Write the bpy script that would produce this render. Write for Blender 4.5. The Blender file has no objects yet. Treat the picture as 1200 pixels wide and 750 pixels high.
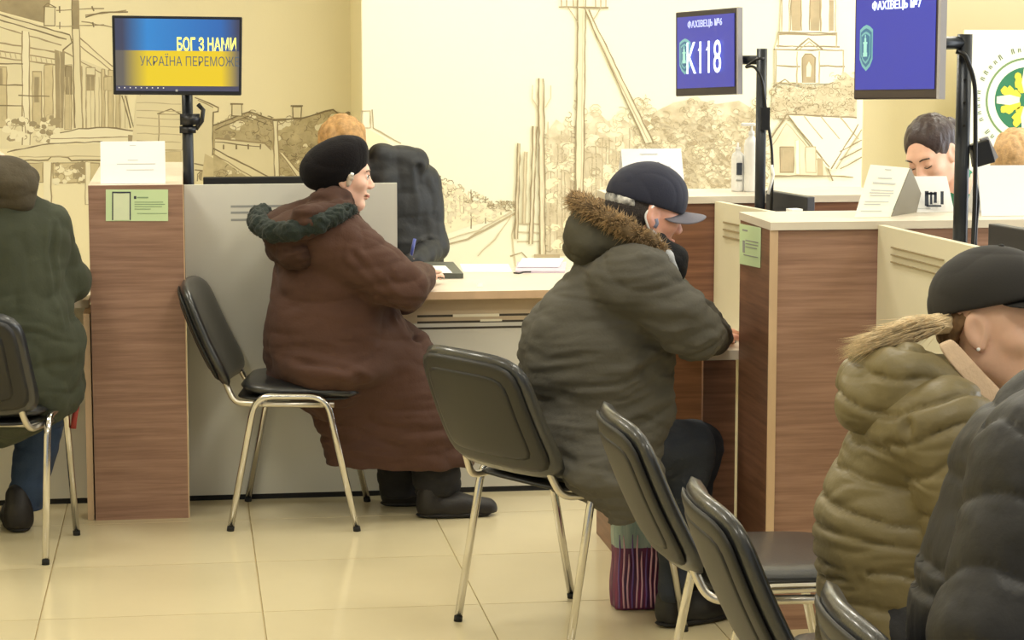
import bpy, bmesh, math, random
import numpy as np
from mathutils import Vector, Matrix
PI = math.pi
random.seed(7)
SC = bpy.context.scene
COL = SC.collection

# ------------------------------------------------------------------ camera
CAM_F, CAM_H = 2700.0, 1.70            # focal length in pixels of the 1200x750 frame, eye height
PITCH = math.atan(345 / CAM_F)
YAW = math.atan(385 / (CAM_F / math.cos(PITCH)))
cam_d = bpy.data.cameras.new('camera')
cam = bpy.data.objects.new('camera', cam_d); COL.objects.link(cam)
cam.location = (0, 0, CAM_H)
cam.rotation_euler = (PI / 2 - PITCH, 0, -YAW)
cam_d.sensor_width = 36; cam_d.lens = 36 * CAM_F / 1200
cam_d.clip_end = 100
SC.camera = cam
# ------------------------------------------------------------------ world and light
world = bpy.data.worlds.new('world'); SC.world = world
world.use_nodes = True
bg = world.node_tree.nodes['Background']
bg.inputs[0].default_value = (0.86, 0.93, 1.0, 1); bg.inputs[1].default_value = 0.45
LAMPS = []
def area_light(loc, size, power, color=(1, 1, 1), rot=(0, 0, 0), size_y=None):
    d = bpy.data.lights.new('area_light', 'AREA'); d.energy = power; d.color = color
    d.shape = 'RECTANGLE'; d.size = size; d.size_y = size_y or size
    o = bpy.data.objects.new('area_light', d); COL.objects.link(o)
    o.location = loc; o.rotation_euler = rot
    return o
# daylight through the window front on the right of the hall
area_light((6.6, 6.2, 1.75), 5.5, 260, (0.93, 0.97, 1.0), (0, math.radians(90), 0), 2.4)
area_light((6.6, 9.6, 1.75), 2.0, 60, (0.93, 0.97, 1.0), (0, math.radians(90), 0), 2.4)
# rows of ceiling luminaires, warm white
WARM = (1.0, 0.965, 0.85)
LUM = [(x, y) for y in (2.6, 5.2, 7.4, 9.1) for x in (-1.2, 1.2, 3.6)]
SC.view_settings.view_transform = 'Standard'
SC.view_settings.look = 'None'
SC.view_settings.gamma = 1
SC.view_settings.exposure = 0.0

# ------------------------------------------------------------------ helpers
cp, sp, cy, sy = math.cos(PITCH), math.sin(PITCH), math.cos(YAW), math.sin(YAW)
FWD = np.array([sy * cp, cy * cp, -sp]); RGT = np.array([cy, -sy, 0.0]); UPV = np.cross(RGT, FWD)
EYE = np.array([0, 0, CAM_H])
def at(px, py, Y):
    """world point on the upright plane y = Y seen at pixel (px, py)"""
    d = FWD * CAM_F + RGT * (px - 600) - UPV * (py - 375)
    return EYE + d * (Y / d[1])
def scale_at(Y, X=1.0):
    return CAM_F / float(np.dot(np.array([X, Y, 1.0]) - EYE, FWD))

def lin(c):
    return tuple(((v / 255) / 12.92 if v / 255 <= 0.04045 else ((v / 255 + 0.055) / 1.055) ** 2.4) for v in c) + (1,)
MATS = {}
def mat(name, rgb, rough=0.6, metal=0.0, bump=0.0, bscale=60.0, var=0.0, vscale=6.0, sheen=0.0, coat=0.0,
        emit=0.0, stretch=(1, 1, 1), rgb2=None, sss=0.0, spec=0.5, wr=0.0, wscale=5.0, wst=(1, 1, 2.4)):
    if name in MATS: return MATS[name]
    m = bpy.data.materials.new(name); m.use_nodes = True
    nt = m.node_tree; b = nt.nodes['Principled BSDF']
    col = lin(rgb)
    b.inputs['Base Color'].default_value = col
    b.inputs['Roughness'].default_value = rough
    b.inputs['Metallic'].default_value = metal
    b.inputs['Specular IOR Level'].default_value = spec
    if sheen: b.inputs['Sheen Weight'].default_value = sheen * .12; b.inputs['Sheen Roughness'].default_value = 0.6
    if coat: b.inputs['Coat Weight'].default_value = coat; b.inputs['Coat Roughness'].default_value = 0.12
    if sss: b.inputs['Subsurface Weight'].default_value = sss; b.inputs['Subsurface Radius'].default_value = (0.012, 0.005, 0.003)
    if emit:
        b.inputs['Emission Color'].default_value = col; b.inputs['Emission Strength'].default_value = emit
    tc = nt.nodes.new('ShaderNodeTexCoord'); mp = nt.nodes.new('ShaderNodeMapping')
    nt.links.new(tc.outputs['Object'], mp.inputs['Vector']); mp.inputs['Scale'].default_value = stretch
    if bump:
        n = nt.nodes.new('ShaderNodeTexNoise'); n.inputs['Scale'].default_value = bscale; n.inputs['Detail'].default_value = 4
        nt.links.new(mp.outputs[0], n.inputs['Vector'])
        bp = nt.nodes.new('ShaderNodeBump'); bp.inputs['Strength'].default_value = bump; bp.inputs['Distance'].default_value = 0.004
        nt.links.new(n.outputs[0], bp.inputs['Height']); nt.links.new(bp.outputs[0], b.inputs['Normal'])
    if wr:   # soft creases of cloth
        m2 = nt.nodes.new('ShaderNodeMapping'); m2.inputs['Scale'].default_value = wst; nt.links.new(tc.outputs['Object'], m2.inputs['Vector'])
        n2 = nt.nodes.new('ShaderNodeTexNoise'); n2.noise_type = 'RIDGED_MULTIFRACTAL'; n2.inputs['Scale'].default_value = wscale; n2.inputs['Detail'].default_value = 3
        n2.inputs['Distortion'].default_value = 0.7
        nt.links.new(m2.outputs[0], n2.inputs['Vector'])
        b2 = nt.nodes.new('ShaderNodeBump'); b2.invert = True; b2.inputs['Strength'].default_value = wr; b2.inputs['Distance'].default_value = 0.035
        nt.links.new(n2.outputs[0], b2.inputs['Height'])
        if bump: nt.links.new(b2.outputs[0], bp.inputs['Normal'])
        else: nt.links.new(b2.outputs[0], b.inputs['Normal'])
    if var or rgb2:
        n = nt.nodes.new('ShaderNodeTexNoise'); n.inputs['Scale'].default_value = vscale; n.inputs['Detail'].default_value = 6
        n.inputs['Roughness'].default_value = 0.6
        nt.links.new(mp.outputs[0], n.inputs['Vector'])
        r = nt.nodes.new('ShaderNodeValToRGB')
        c2 = lin(rgb2) if rgb2 else tuple(max(0, v * (1 - var)) for v in col[:3]) + (1,)
        c1 = col if rgb2 else tuple(min(1, v * (1 + var)) for v in col[:3]) + (1,)
        r.color_ramp.elements[0].position = 0.35; r.color_ramp.elements[1].position = 0.65
        r.color_ramp.elements[0].color = c2; r.color_ramp.elements[1].color = c1
        nt.links.new(n.outputs[0], r.inputs[0]); nt.links.new(r.outputs[0], b.inputs['Base Color'])
        if emit: nt.links.new(r.outputs[0], b.inputs['Emission Color'])
    MATS[name] = m
    return m

LAST = [None]
def link(name, me, m=None, parent=None, smooth=False, kind=None):
    if m is not None: me.materials.append(m)
    if smooth:
        me.polygons.foreach_set('use_smooth', np.ones(len(me.polygons), bool))
    o = bpy.data.objects.new(name, me); COL.objects.link(o)
    if parent is not None:
        o.parent = parent
        o.matrix_parent_inverse = Matrix.LocRotScale(parent.location, parent.rotation_euler, None).inverted()
    if kind: o["kind"] = kind
    LAST[0] = o
    return o
def tag(o, label, cat, group=None):
    o['label'] = label; o['category'] = cat
    if group: o['group'] = group
    return o
def thing(name, loc, label, cat, group=None, rz=0.0):
    o = bpy.data.objects.new(name, None); COL.objects.link(o)
    o.location = loc; o.rotation_euler = (0, 0, rz); o.empty_display_size = 0.1
    return tag(o, label, cat, group)
def local(o):
    """children built in the thing's own frame"""
    o.matrix_parent_inverse = Matrix(); return o
def copy_tree(o, parent=None):
    c = o.copy(); COL.objects.link(c)
    if parent is not None: c.parent = parent
    for ch in list(o.children): copy_tree(ch, c)
    return c

class MB:
    """collects boxes, tubes and polygons into one mesh"""
    def __init__(s): s.v = []; s.f = []
    def add(s, vs, fs):
        k = len(s.v); s.v += [tuple(map(float, p)) for p in vs]; s.f += [tuple(i + k for i in f) for f in fs]; return s
    def box(s, a, b):
        x0, y0, z0 = a; x1, y1, z1 = b
        s.add([(x0,y0,z0),(x1,y0,z0),(x1,y1,z0),(x0,y1,z0),(x0,y0,z1),(x1,y0,z1),(x1,y1,z1),(x0,y1,z1)],
              [(0,3,2,1),(4,5,6,7),(0,1,5,4),(1,2,6,5),(2,3,7,6),(3,0,4,7)])
        return s
    def hexa(s, bot, top):
        s.add(list(bot) + list(top), [(3,2,1,0),(4,5,6,7),(0,1,5,4),(1,2,6,5),(2,3,7,6),(3,0,4,7)]); return s
    def slab(s, p0, p1, thick, z0, z1):
        """upright board from p0 to p1 (x, y), thickness to the left of its run"""
        d = np.array(p1, float) - np.array(p0, float); n = np.array([-d[1], d[0]]); n = n / np.linalg.norm(n) * thick
        q = [np.array(p0), np.array(p1), np.array(p1) + n, np.array(p0) + n]
        return s.hexa([(a[0], a[1], z0) for a in q], [(a[0], a[1], z1) for a in q])
    def tube(s, pts, r, n=10, fillet=0.0, closed=False, caps=True):
        pts = [np.array(p, float) for p in pts]
        if fillet:
            out = [pts[0]]
            for i in range(1, len(pts) - 1):
                a, b, c = pts[i-1], pts[i], pts[i+1]
                d1 = a - b; d2 = c - b; l = min(fillet, np.linalg.norm(d1) * .49, np.linalg.norm(d2) * .49)
                p = b + d1 / np.linalg.norm(d1) * l; q = b + d2 / np.linalg.norm(d2) * l
                for t in np.linspace(0, 1, 7): out.append((1-t)**2 * p + 2*t*(1-t) * b + t*t * q)
            out.append(pts[-1]); pts = out
        rs = r if hasattr(r, '__len__') else [r] * len(pts)
        t0 = pts[1] - pts[0]; t0 /= np.linalg.norm(t0)
        ref = np.array([0, 0, 1.0]) if abs(t0[2]) < .9 else np.array([1.0, 0, 0])
        u = np.cross(t0, ref); u /= np.linalg.norm(u)
        vs = []; N = len(pts)
        for i, p in enumerate(pts):
            t = (pts[min(i+1, N-1)] - pts[max(i-1, 0)]); t = t / (np.linalg.norm(t) + 1e-9)
            u = u - t * np.dot(u, t); u /= np.linalg.norm(u) + 1e-9; w = np.cross(t, u)
            for k in range(n):
                a = 2 * PI * k / n; vs.append(p + rs[i] * (math.cos(a) * u + math.sin(a) * w))
        fs = [(i*n + k, i*n + (k+1) % n, (i+1)*n + (k+1) % n, (i+1)*n + k) for i in range(N-1) for k in range(n)]
        if caps: fs += [tuple(range(n))[::-1], tuple((N-1)*n + k for k in range(n))]
        s.add(vs, fs); return s
    def lathe(s, prof, c=(0, 0, 0), n=24):
        vs = [(c[0] + r*math.cos(2*PI*k/n), c[1] + r*math.sin(2*PI*k/n), c[2] + z) for r, z in prof for k in range(n)]
        fs = [(i*n+k, i*n+(k+1)%n, (i+1)*n+(k+1)%n, (i+1)*n+k) for i in range(len(prof)-1) for k in range(n)]
        fs += [tuple(range(n))[::-1], tuple((len(prof)-1)*n+k for k in range(n))]
        s.add(vs, fs); return s
    def build(s, name, m, parent=None, smooth=False, bevel=0.0, kind=None):
        me = bpy.data.meshes.new(name); me.from_pydata(s.v, [], s.f)
        bm = bmesh.new(); bm.from_mesh(me); bmesh.ops.recalc_face_normals(bm, faces=bm.faces[:]); bm.to_mesh(me); bm.free()
        o = link(name, me, m, parent, smooth, kind)
        if bevel:
            b = o.modifiers.new('bevel', 'BEVEL'); b.width = bevel; b.segments = 2; b.limit_method = 'ANGLE'
        return o

def cushion(name, w, h, t, fn, m, parent=None, p=5.0, nr=9, na=56, prof=6.0, backflat=False, kind=None):
    """padded plate with a superellipse outline; fn bends (u, v, d) in metres into place"""
    vs = []; fs = []
    rr = [((i / nr) ** .6) for i in range(1, nr + 1)]
    for side in (1, -1):
        vs.append(fn(0, 0, side * t / 2))
        for r in rr:
            d = t / 2 * max(0, 1 - r ** prof) ** .5
            if side < 0 and backflat: d = t / 2 * (1 if r < .999 else 0)
            for k in range(na):
                a = 2 * PI * k / na; ca, sa = math.cos(a), math.sin(a)
                q = (abs(ca) ** p + abs(sa) ** p) ** (-1 / p)
                vs.append(fn(r * q * ca * w / 2, r * q * sa * h / 2, side * d))
    M1 = 1 + nr * na
    for s_, off in ((0, 0), (1, M1)):
        for k in range(na):
            f = (off, off + 1 + k, off + 1 + (k + 1) % na); fs.append(f if s_ == 0 else f[::-1])
        for i in range(nr - 1):
            for k in range(na):
                a = off + 1 + i*na + k; b = off + 1 + i*na + (k+1) % na
                f = (a, a + na, b + na, b); fs.append(f if s_ == 0 else f[::-1])
    e1 = 1 + (nr-1)*na; e2 = M1 + 1 + (nr-1)*na
    for k in range(na): fs.append((e1 + k, e2 + k, e2 + (k+1) % na, e1 + (k+1) % na))
    me = bpy.data.meshes.new(name); me.from_pydata([tuple(map(float, v)) for v in vs], [], fs)
    bm = bmesh.new(); bm.from_mesh(me); bmesh.ops.remove_doubles(bm, verts=bm.verts[:], dist=1e-6)
    bmesh.ops.recalc_face_normals(bm, faces=bm.faces[:]); bm.to_mesh(me); bm.free()
    return link(name, me, m, parent, True, kind)

def text(s, size, loc, m, parent, ex=(1, 0, 0), ey=(0, 0, 1), width=None, height=None, name='lettering', depth=0.0006, align='CENTER', bold=0.0):
    c = bpy.data.curves.new(name, 'FONT'); c.body = s; c.size = size; c.align_x = align; c.align_y = 'CENTER'
    c.extrude = depth; c.offset = bold; c.resolution_u = 3
    o = bpy.data.objects.new(name, c); COL.objects.link(o)
    bpy.context.view_layer.update()
    me = bpy.data.meshes.new_from_object(o.evaluated_get(bpy.context.evaluated_depsgraph_get()))
    bpy.data.objects.remove(o); bpy.data.curves.remove(c)
    V = np.empty(len(me.vertices) * 3); me.vertices.foreach_get('co', V); V = V.reshape(-1, 3)
    if width: V[:, 0] *= width / max(1e-6, V[:, 0].max() - V[:, 0].min())
    if height: V[:, 1] = (V[:, 1] - (V[:, 1].max() + V[:, 1].min())/2) * height / max(1e-6, V[:, 1].max() - V[:, 1].min())
    ex = np.array(ex, float); ex /= np.linalg.norm(ex); ey = np.array(ey, float); ey /= np.linalg.norm(ey); n = np.cross(ex, ey)
    V = np.array(loc) + V[:, :1] * ex + V[:, 1:2] * ey + V[:, 2:] * n
    me.vertices.foreach_set('co', V.ravel()); me.materials.clear()
    return link(name, me, m, parent)

# ------------------------------------------------------------------ value noise
_rng = np.random.default_rng(11); _LAT = _rng.random((32, 32, 32)).astype(np.float32) * 2 - 1
def noise(P):
    P = np.asarray(P, float); i = np.floor(P).astype(int); f = P - i; f = f * f * (3 - 2 * f)
    x0, y0, z0 = (i[:, k] & 31 for k in range(3)); x1, y1, z1 = ((i[:, k] + 1) & 31 for k in range(3))
    fx, fy, fz = f.T
    a = _LAT[x0, y0, z0] * (1-fx) + _LAT[x1, y0, z0] * fx; b = _LAT[x0, y1, z0] * (1-fx) + _LAT[x1, y1, z0] * fx
    c = _LAT[x0, y0, z1] * (1-fx) + _LAT[x1, y0, z1] * fx; d = _LAT[x0, y1, z1] * (1-fx) + _LAT[x1, y1, z1] * fx
    return (a * (1-fy) + b * fy) * (1-fz) + (c * (1-fy) + d * fy) * fz
def folds(P, sx, amp, warp=0.06, seed=0.0):
    """ridged, stretched noise: the drape of cloth; sx = frequency per axis"""
    W = np.stack([noise(P * 3 + k * 7.3 + seed) for k in range(3)], 1) * warp
    Q = (P + W) * np.array(sx) + seed
    n = np.abs(noise(Q)); m_ = np.abs(noise(Q * 2.1 + 5.0))
    return amp * (n ** .7 * 2.2 + m_ ** .7 * 1.0 - 1.5)
def seg_dist(P, a, b):
    a = np.array(a, float); b = np.array(b, float); ab = b - a
    t = np.clip(((P - a) @ ab) / (ab @ ab + 1e-9), 0, 1)
    return np.linalg.norm(P - a - t[:, None] * ab, axis=1), t
def crease(P, pts, width, depth):
    d = np.full(len(P), 9.0)
    for a, b in zip(pts[:-1], pts[1:]): d = np.minimum(d, seg_dist(P, a, b)[0])
    return -depth * np.exp(-(d / width) ** 2) + depth * .5 * np.exp(-((d - 2.1 * width) / width) ** 2)

# ------------------------------------------------------------------ one continuous surface out of many soft masses
def axis(lo, hi, res, zones):
    out = [lo]; x = lo
    while x < hi:
        st = res
        for a, b, r in zones:
            if a - .5 * r <= x <= b: st = min(st, r)
            elif x < a and x + st > a: st = min(st, max(a - x, r))
        x += st; out.append(x)
    return np.array(out)
def sculpt(name, prims, res, m, parent=None, k=0.02, zones=None, disp=None, kind=None, smooth_it=1, mats=None):
    """prims: ('c', p0, r0, p1, r1, opts) tapered limb; ('e', centre, radii, rot, opts) ellipsoid; ('cut', point, normal)"""
    lo = np.full(3, 9e9); hi = -lo; info = []
    for q in prims:
        o = q[-1] if isinstance(q[-1], dict) else {}
        if q[0] == 'c':
            a, ra, b, rb = np.array(q[1], float), q[2], np.array(q[3], float), q[4]
            l = np.minimum(a - ra, b - rb); h = np.maximum(a + ra, b + rb)
        elif q[0] == 'e':
            c = np.array(q[1], float); rd = np.array(q[2], float)
            Rm = q[3] if len(q) > 3 and not isinstance(q[3], dict) and q[3] is not None else np.eye(3)
            Rm = np.array(Rm, float); ext = np.sqrt((Rm ** 2) @ (rd ** 2)); l = c - ext; h = c + ext
        else: info.append(None); continue
        info.append((l, h))
        if not o.get('sub'): lo = np.minimum(lo, l); hi = np.maximum(hi, h)
    lo = lo - 3 * res; hi = hi + 3 * res
    zz = zones or []
    ax = [axis(lo[i], hi[i], res, [(z[0][i], z[1][i], z[2]) for z in zz]) for i in range(3)]
    F = np.full([len(a) for a in ax], 1.0, np.float32)
    for q, bb in zip(prims, info):
        o = q[-1] if isinstance(q[-1], dict) else {}
        kk = o.get('k', k)
        if bb is None:
            pt, n = np.array(q[1], float), np.array(q[2], float); n = n / np.linalg.norm(n)
            g = (ax[0][:, None, None] - pt[0]) * n[0] + (ax[1][None, :, None] - pt[1]) * n[1] + (ax[2][None, None, :] - pt[2]) * n[2]
            F = np.maximum(F, g.astype(np.float32)); continue
        mg = kk + 3.2 * res
        sl = tuple(slice(max(0, np.searchsorted(ax[i], bb[0][i] - mg) - 1), np.searchsorted(ax[i], bb[1][i] + mg) + 1) for i in range(3))
        X = ax[0][sl[0]][:, None, None]; Y = ax[1][sl[1]][None, :, None]; Z = ax[2][sl[2]][None, None, :]
        if q[0] == 'c':
            a, ra, b, rb = np.array(q[1], float), q[2], np.array(q[3], float), q[4]
            d = b - a; L = d @ d + 1e-9
            t = np.clip(((X - a[0]) * d[0] + (Y - a[1]) * d[1] + (Z - a[2]) * d[2]) / L, 0, 1)
            D = np.sqrt((X - a[0] - t*d[0])**2 + (Y - a[1] - t*d[1])**2 + (Z - a[2] - t*d[2])**2) - (ra + (rb - ra) * t)
        else:
            c = np.array(q[1], float); rd = np.array(q[2], float)
            Rm = np.array(q[3], float) if len(q) > 3 and not isinstance(q[3], dict) and q[3] is not None else np.eye(3)
            x, y, z = X - c[0], Y - c[1], Z - c[2]
            u = [Rm[0, i]*x + Rm[1, i]*y + Rm[2, i]*z for i in range(3)]
            k0 = np.sqrt(sum((u[i]/rd[i])**2 for i in range(3))); k1 = np.sqrt(sum((u[i]/rd[i]**2)**2 for i in range(3))) + 1e-6
            D = k0 * (k0 - 1) / k1
        S = F[sl]
        if o.get('sub'):
            h = np.maximum(kk - np.abs(S + D), 0) / kk
            F[sl] = np.maximum(S, -D) + h*h*kk*.25
        else:
            h = np.maximum(kk - np.abs(S - D), 0) / kk
            F[sl] = np.minimum(S, D) - h*h*kk*.25
    # surface nets
    neg = F < 0
    c8 = [neg[i:neg.shape[0]-1+i, j:neg.shape[1]-1+j, l:neg.shape[2]-1+l] for i in (0,1) for j in (0,1) for l in (0,1)]
    cnt = sum(c.astype(np.int8) for c in c8); act = (cnt > 0) & (cnt < 8)
    I, J, K = np.nonzero(act); idx = np.full(act.shape, -1, np.int64); idx[I, J, K] = np.arange(len(I))
    acc = np.zeros((len(I), 3)); num = np.zeros(len(I))
    for A in range(3):
        oth = [x for x in range(3) if x != A]
        for p_ in (0, 1):
            for r_ in (0, 1):
                o0 = [0, 0, 0]; o0[oth[0]] = p_; o0[oth[1]] = r_; o1 = list(o0); o1[A] = 1
                f0 = F[I+o0[0], J+o0[1], K+o0[2]]; f1 = F[I+o1[0], J+o1[1], K+o1[2]]
                msk = (f0 < 0) != (f1 < 0); t = np.where(msk, f0 / np.where(msk, f0 - f1, 1), 0)
                base = [ax[0][I+o0[0]], ax[1][J+o0[1]], ax[2][K+o0[2]]]
                nx = [ax[0][I+o1[0]], ax[1][J+o1[1]], ax[2][K+o1[2]]]
                for c in range(3): acc[:, c] += np.where(msk, base[c] + t * (nx[c] - base[c]), 0)
                num += msk
    V = acc / num[:, None]
    quads = []
    for A in range(3):
        n0 = neg[tuple(slice(0, -1) if i == A else slice(None) for i in range(3))]
        n1 = neg[tuple(slice(1, None) if i == A else slice(None) for i in range(3))]
        ch = n0 != n1; b, c = [x for x in range(3) if x != A]
        E = np.array(np.nonzero(ch)); ok = (E[b] > 0) & (E[c] > 0) & (E[b] < act.shape[b]) & (E[c] < act.shape[c])
        E = E[:, ok]; flip = n0[tuple(E)]
        def cell(db, dc):
            G = E.copy(); G[b] -= db; G[c] -= dc; return idx[tuple(G)]
        Q = np.stack([cell(1, 1), cell(0, 1), cell(0, 0), cell(1, 0)], 1)
        if A == 1: flip = ~flip
        Q[~flip] = Q[~flip][:, ::-1]; quads.append(Q)
    Q = np.concatenate(quads); Q = Q[(Q >= 0).all(1)]
    for _ in range(smooth_it):
        a2 = np.zeros_like(V); n2 = np.zeros(len(V))
        for i in range(4):
            for j in (1, 3):
                np.add.at(a2, Q[:, i], V[Q[:, (i+j) % 4]]); np.add.at(n2, Q[:, i], 1)
        V = V * .45 + (a2 / np.maximum(n2, 1)[:, None]) * .55
    if disp:
        def normals():
            fn = np.cross(V[Q[:, 2]] - V[Q[:, 0]], V[Q[:, 3]] - V[Q[:, 1]]); N = np.zeros_like(V)
            for i in range(4): np.add.at(N, Q[:, i], fn)
            return N / (np.linalg.norm(N, axis=1)[:, None] + 1e-12)
        N = normals(); V = V + N * disp(V, N)[:, None]
    me = bpy.data.meshes.new(name)
    me.vertices.add(len(V)); me.vertices.foreach_set('co', V.ravel().astype(np.float32))
    me.loops.add(len(Q) * 4); me.loops.foreach_set('vertex_index', Q.ravel().astype(np.int32))
    me.polygons.add(len(Q)); me.polygons.foreach_set('loop_start', np.arange(0, len(Q)*4, 4, dtype=np.int32))
    me.update(calc_edges=True); me.validate()
    return link(name, me, m, parent, True, kind)
def rotm(yaw=0, pitch=0, roll=0):
    """pitch > 0 lifts the nose; columns are the local axes"""
    return np.array((Matrix.Rotation(yaw, 3, 'Z') @ Matrix.Rotation(-pitch, 3, 'Y') @ Matrix.Rotation(roll, 3, 'X')))
def tufts(name, roots, m, parent, r=0.002, kind='stuff'):
    """roots: (point, vector, bend vector); every tuft is a thin curved three-sided spike"""
    vs = []; fs = []
    for p, d, b in roots:
        p, d, b = np.array(p), np.array(d), np.array(b)
        dn = d / (np.linalg.norm(d) + 1e-9); u = np.cross(dn, [.3, .5, .81]); u /= np.linalg.norm(u); w = np.cross(dn, u)
        k = len(vs)
        for t, rr in ((0, 1), (.5, .75)):
            c = p + d * t + b * t * t
            for a in (0, 2.09, 4.19): vs.append(tuple(c + r * rr * (math.cos(a) * u + math.sin(a) * w)))
        vs.append(tuple(p + d + b))
        for i in range(3):
            j = (i + 1) % 3; fs.append((k+i, k+j, k+3+j, k+3+i)); fs.append((k+3+i, k+3+j, k+6))
    me = bpy.data.meshes.new(name); me.from_pydata([tuple(map(float, v)) for v in vs], [], fs)
    return link(name, me, m, parent, True, kind)
# ------------------------------------------------------------------ materials
def wood_mat(name, c1, c2, grain=(1.2, 1.2, 26)):
    m = mat(name, c1, rough=0.42, rgb2=c2, vscale=2.2, stretch=grain, spec=0.4)
    return m
M_wood = wood_mat('walnut_laminate', (166, 131, 111), (136, 103, 86))
M_wood2 = wood_mat('walnut_laminate_dark', (142, 101, 78), (108, 74, 56))
M_edge = mat('edge_band', (206, 176, 142), rough=0.45, var=0.06, vscale=4, stretch=(3, 3, 1))
M_ledge = mat('ledge_top', (222, 212, 194), rough=0.35, var=0.03)
M_white = mat('white_laminate', (214, 212, 200), rough=0.4, var=0.01, vscale=1.5)
M_cream = mat('cream_laminate', (226, 219, 192), rough=0.42, var=0.01)
M_slot = mat('slot_recess', (70, 64, 54), rough=0.8)
M_slotc = mat('slot_recess_tan', (150, 134, 100), rough=0.8)
M_slotlight = mat('slot_light', (238, 232, 206), rough=0.6)
M_floor = mat('floor_tile', (220, 207, 170), rough=0.13, var=0.035, vscale=1.1, spec=0.55)
M_grout = mat('floor_grout', (196, 178, 136), rough=0.85)
M_wallL = mat('wall_paint_beige', (240, 230, 192), rough=0.85, bump=0.1, bscale=120)
M_wallC = mat('mural_paper_cream', (254, 250, 222), rough=0.75, bump=0.05, bscale=90)
M_wallR = mat('wall_paint_ochre', (224, 212, 174), rough=0.85, bump=0.1, bscale=120)
M_ceil = mat('ceiling_white', (238, 236, 228), rough=0.9)
M_chrome = mat('chrome', (214, 212, 208), rough=0.14, metal=1.0)
M_chrome_s = mat('satin_chrome', (205, 200, 190), rough=0.3, metal=1.0)
M_leather = mat('black_leatherette', (34, 36, 38), rough=0.36, bump=0.2, bscale=220, spec=0.6, coat=.5)
M_shell = mat('black_plastic_shell', (36, 35, 32), rough=0.48, bump=0.12, bscale=300, spec=0.45)
M_rubber = mat('rubber', (24, 24, 24), rough=0.8)
M_black = mat('black_plastic', (22, 22, 24), rough=0.35)
M_pole = mat('black_steel_pole', (44, 47, 52), rough=0.35, metal=0.4)
M_bezelgrey = mat('grey_bezel', (168, 166, 172), rough=0.35)
M_paper = mat('white_paper', (246, 246, 244), rough=0.7)
M_papercream = mat('cream_paper', (246, 240, 222), rough=0.7)
M_print = mat('grey_print', (150, 152, 148), rough=0.8)
M_print2 = mat('faint_print', (196, 198, 196), rough=0.8)
M_darkprint = mat('dark_print', (60, 66, 78), rough=0.8)

# ------------------------------------------------------------------ the room
tile = 0.64
floor = MB().box((-3.2, -1.2, -0.06), (6.6, 11.3, -0.006)).build('floor', M_grout, kind='structure')
tm = MB(); h = tile / 2 - 0.0011
tm.hexa([(-h, -h, -.008), (h, -h, -.008), (h, h, -.008), (-h, h, -.008)],
        [(-h+.001, -h+.001, 0), (h-.001, -h+.001, 0), (h-.001, h-.001, 0), (-h+.001, h-.001, 0)])
t0 = tm.build('floor_tile', M_floor, floor)
tx0, ty0 = -0.441 + tile / 2, 7.25 + tile / 2
first = True
for i in range(-4, 10):
    for j in range(-10, 6):
        x, y = tx0 + i * tile, ty0 + j * tile
        if x < -3 or x > 6.4 or y > 11.1 or y < -.9: continue
        o = t0 if first else t0.copy()
        if not first: COL.objects.link(o)
        o.location = (x, y, 0); o.rotation_euler = (0, 0, 0); first = False
        if y < 3.4:
            pass
YL, YC, YR = 11.0, 10.3, 11.0
XA, XB = 0.786, 3.085
wl = MB().box((-3.2, YL, 0), (XA, YL + .12, 3.1)).build('wall_back_left', M_wallL, kind='structure')
wc = MB().box((XA, YC, 0), (XB, YC + .82, 3.1)).build('wall_back', M_wallC, kind='structure')
MB().box((XA - .004, YC + .001, 0), (XA, YL, 3.1)).build('trim_1', M_wallL, kind='structure')
MB().box((XB, YC + .001, 0), (XB + .004, YL, 3.1)).build('trim_2', M_wallR, kind='structure')
MB().box((XB, YR, 0), (6.6, YR + .12, 3.1)).build('wall_back_right', M_wallR, kind='structure')
MB().box((-3.32, -1.2, 0), (-3.2, 11.12, 3.1)).build('wall_left', M_wallL, kind='structure')
MB().box((-3.32, -1.2, 3.1), (6.6, 11.12, 3.2)).build('ceiling', M_ceil, kind='structure')
M_glow = mat('luminaire_diffuser', (255, 244, 220), rough=0.5, emit=3.0)
lampdef = None
for n_, (x, y) in enumerate(LUM):
    if lampdef is None:
        lampdef = thing('ceiling_lamp', (x, y, 3.1), 'square recessed luminaire in the white ceiling', 'ceiling lamp', 'square luminaires in the ceiling')
        MB().box((-.31, -.31, -.03), (.31, .31, 0)).build('lamp_frame', M_ceil, None).parent = lampdef
        g_ = MB().box((-.28, -.28, -.034), (.28, .28, -.029)).build('diffuser', M_glow, None); g_.parent = lampdef
    else:
        c = copy_tree(lampdef); c.location = (x, y, 3.1)
    area_light((x, y, 3.05), 0.56, 20, WARM)

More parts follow.
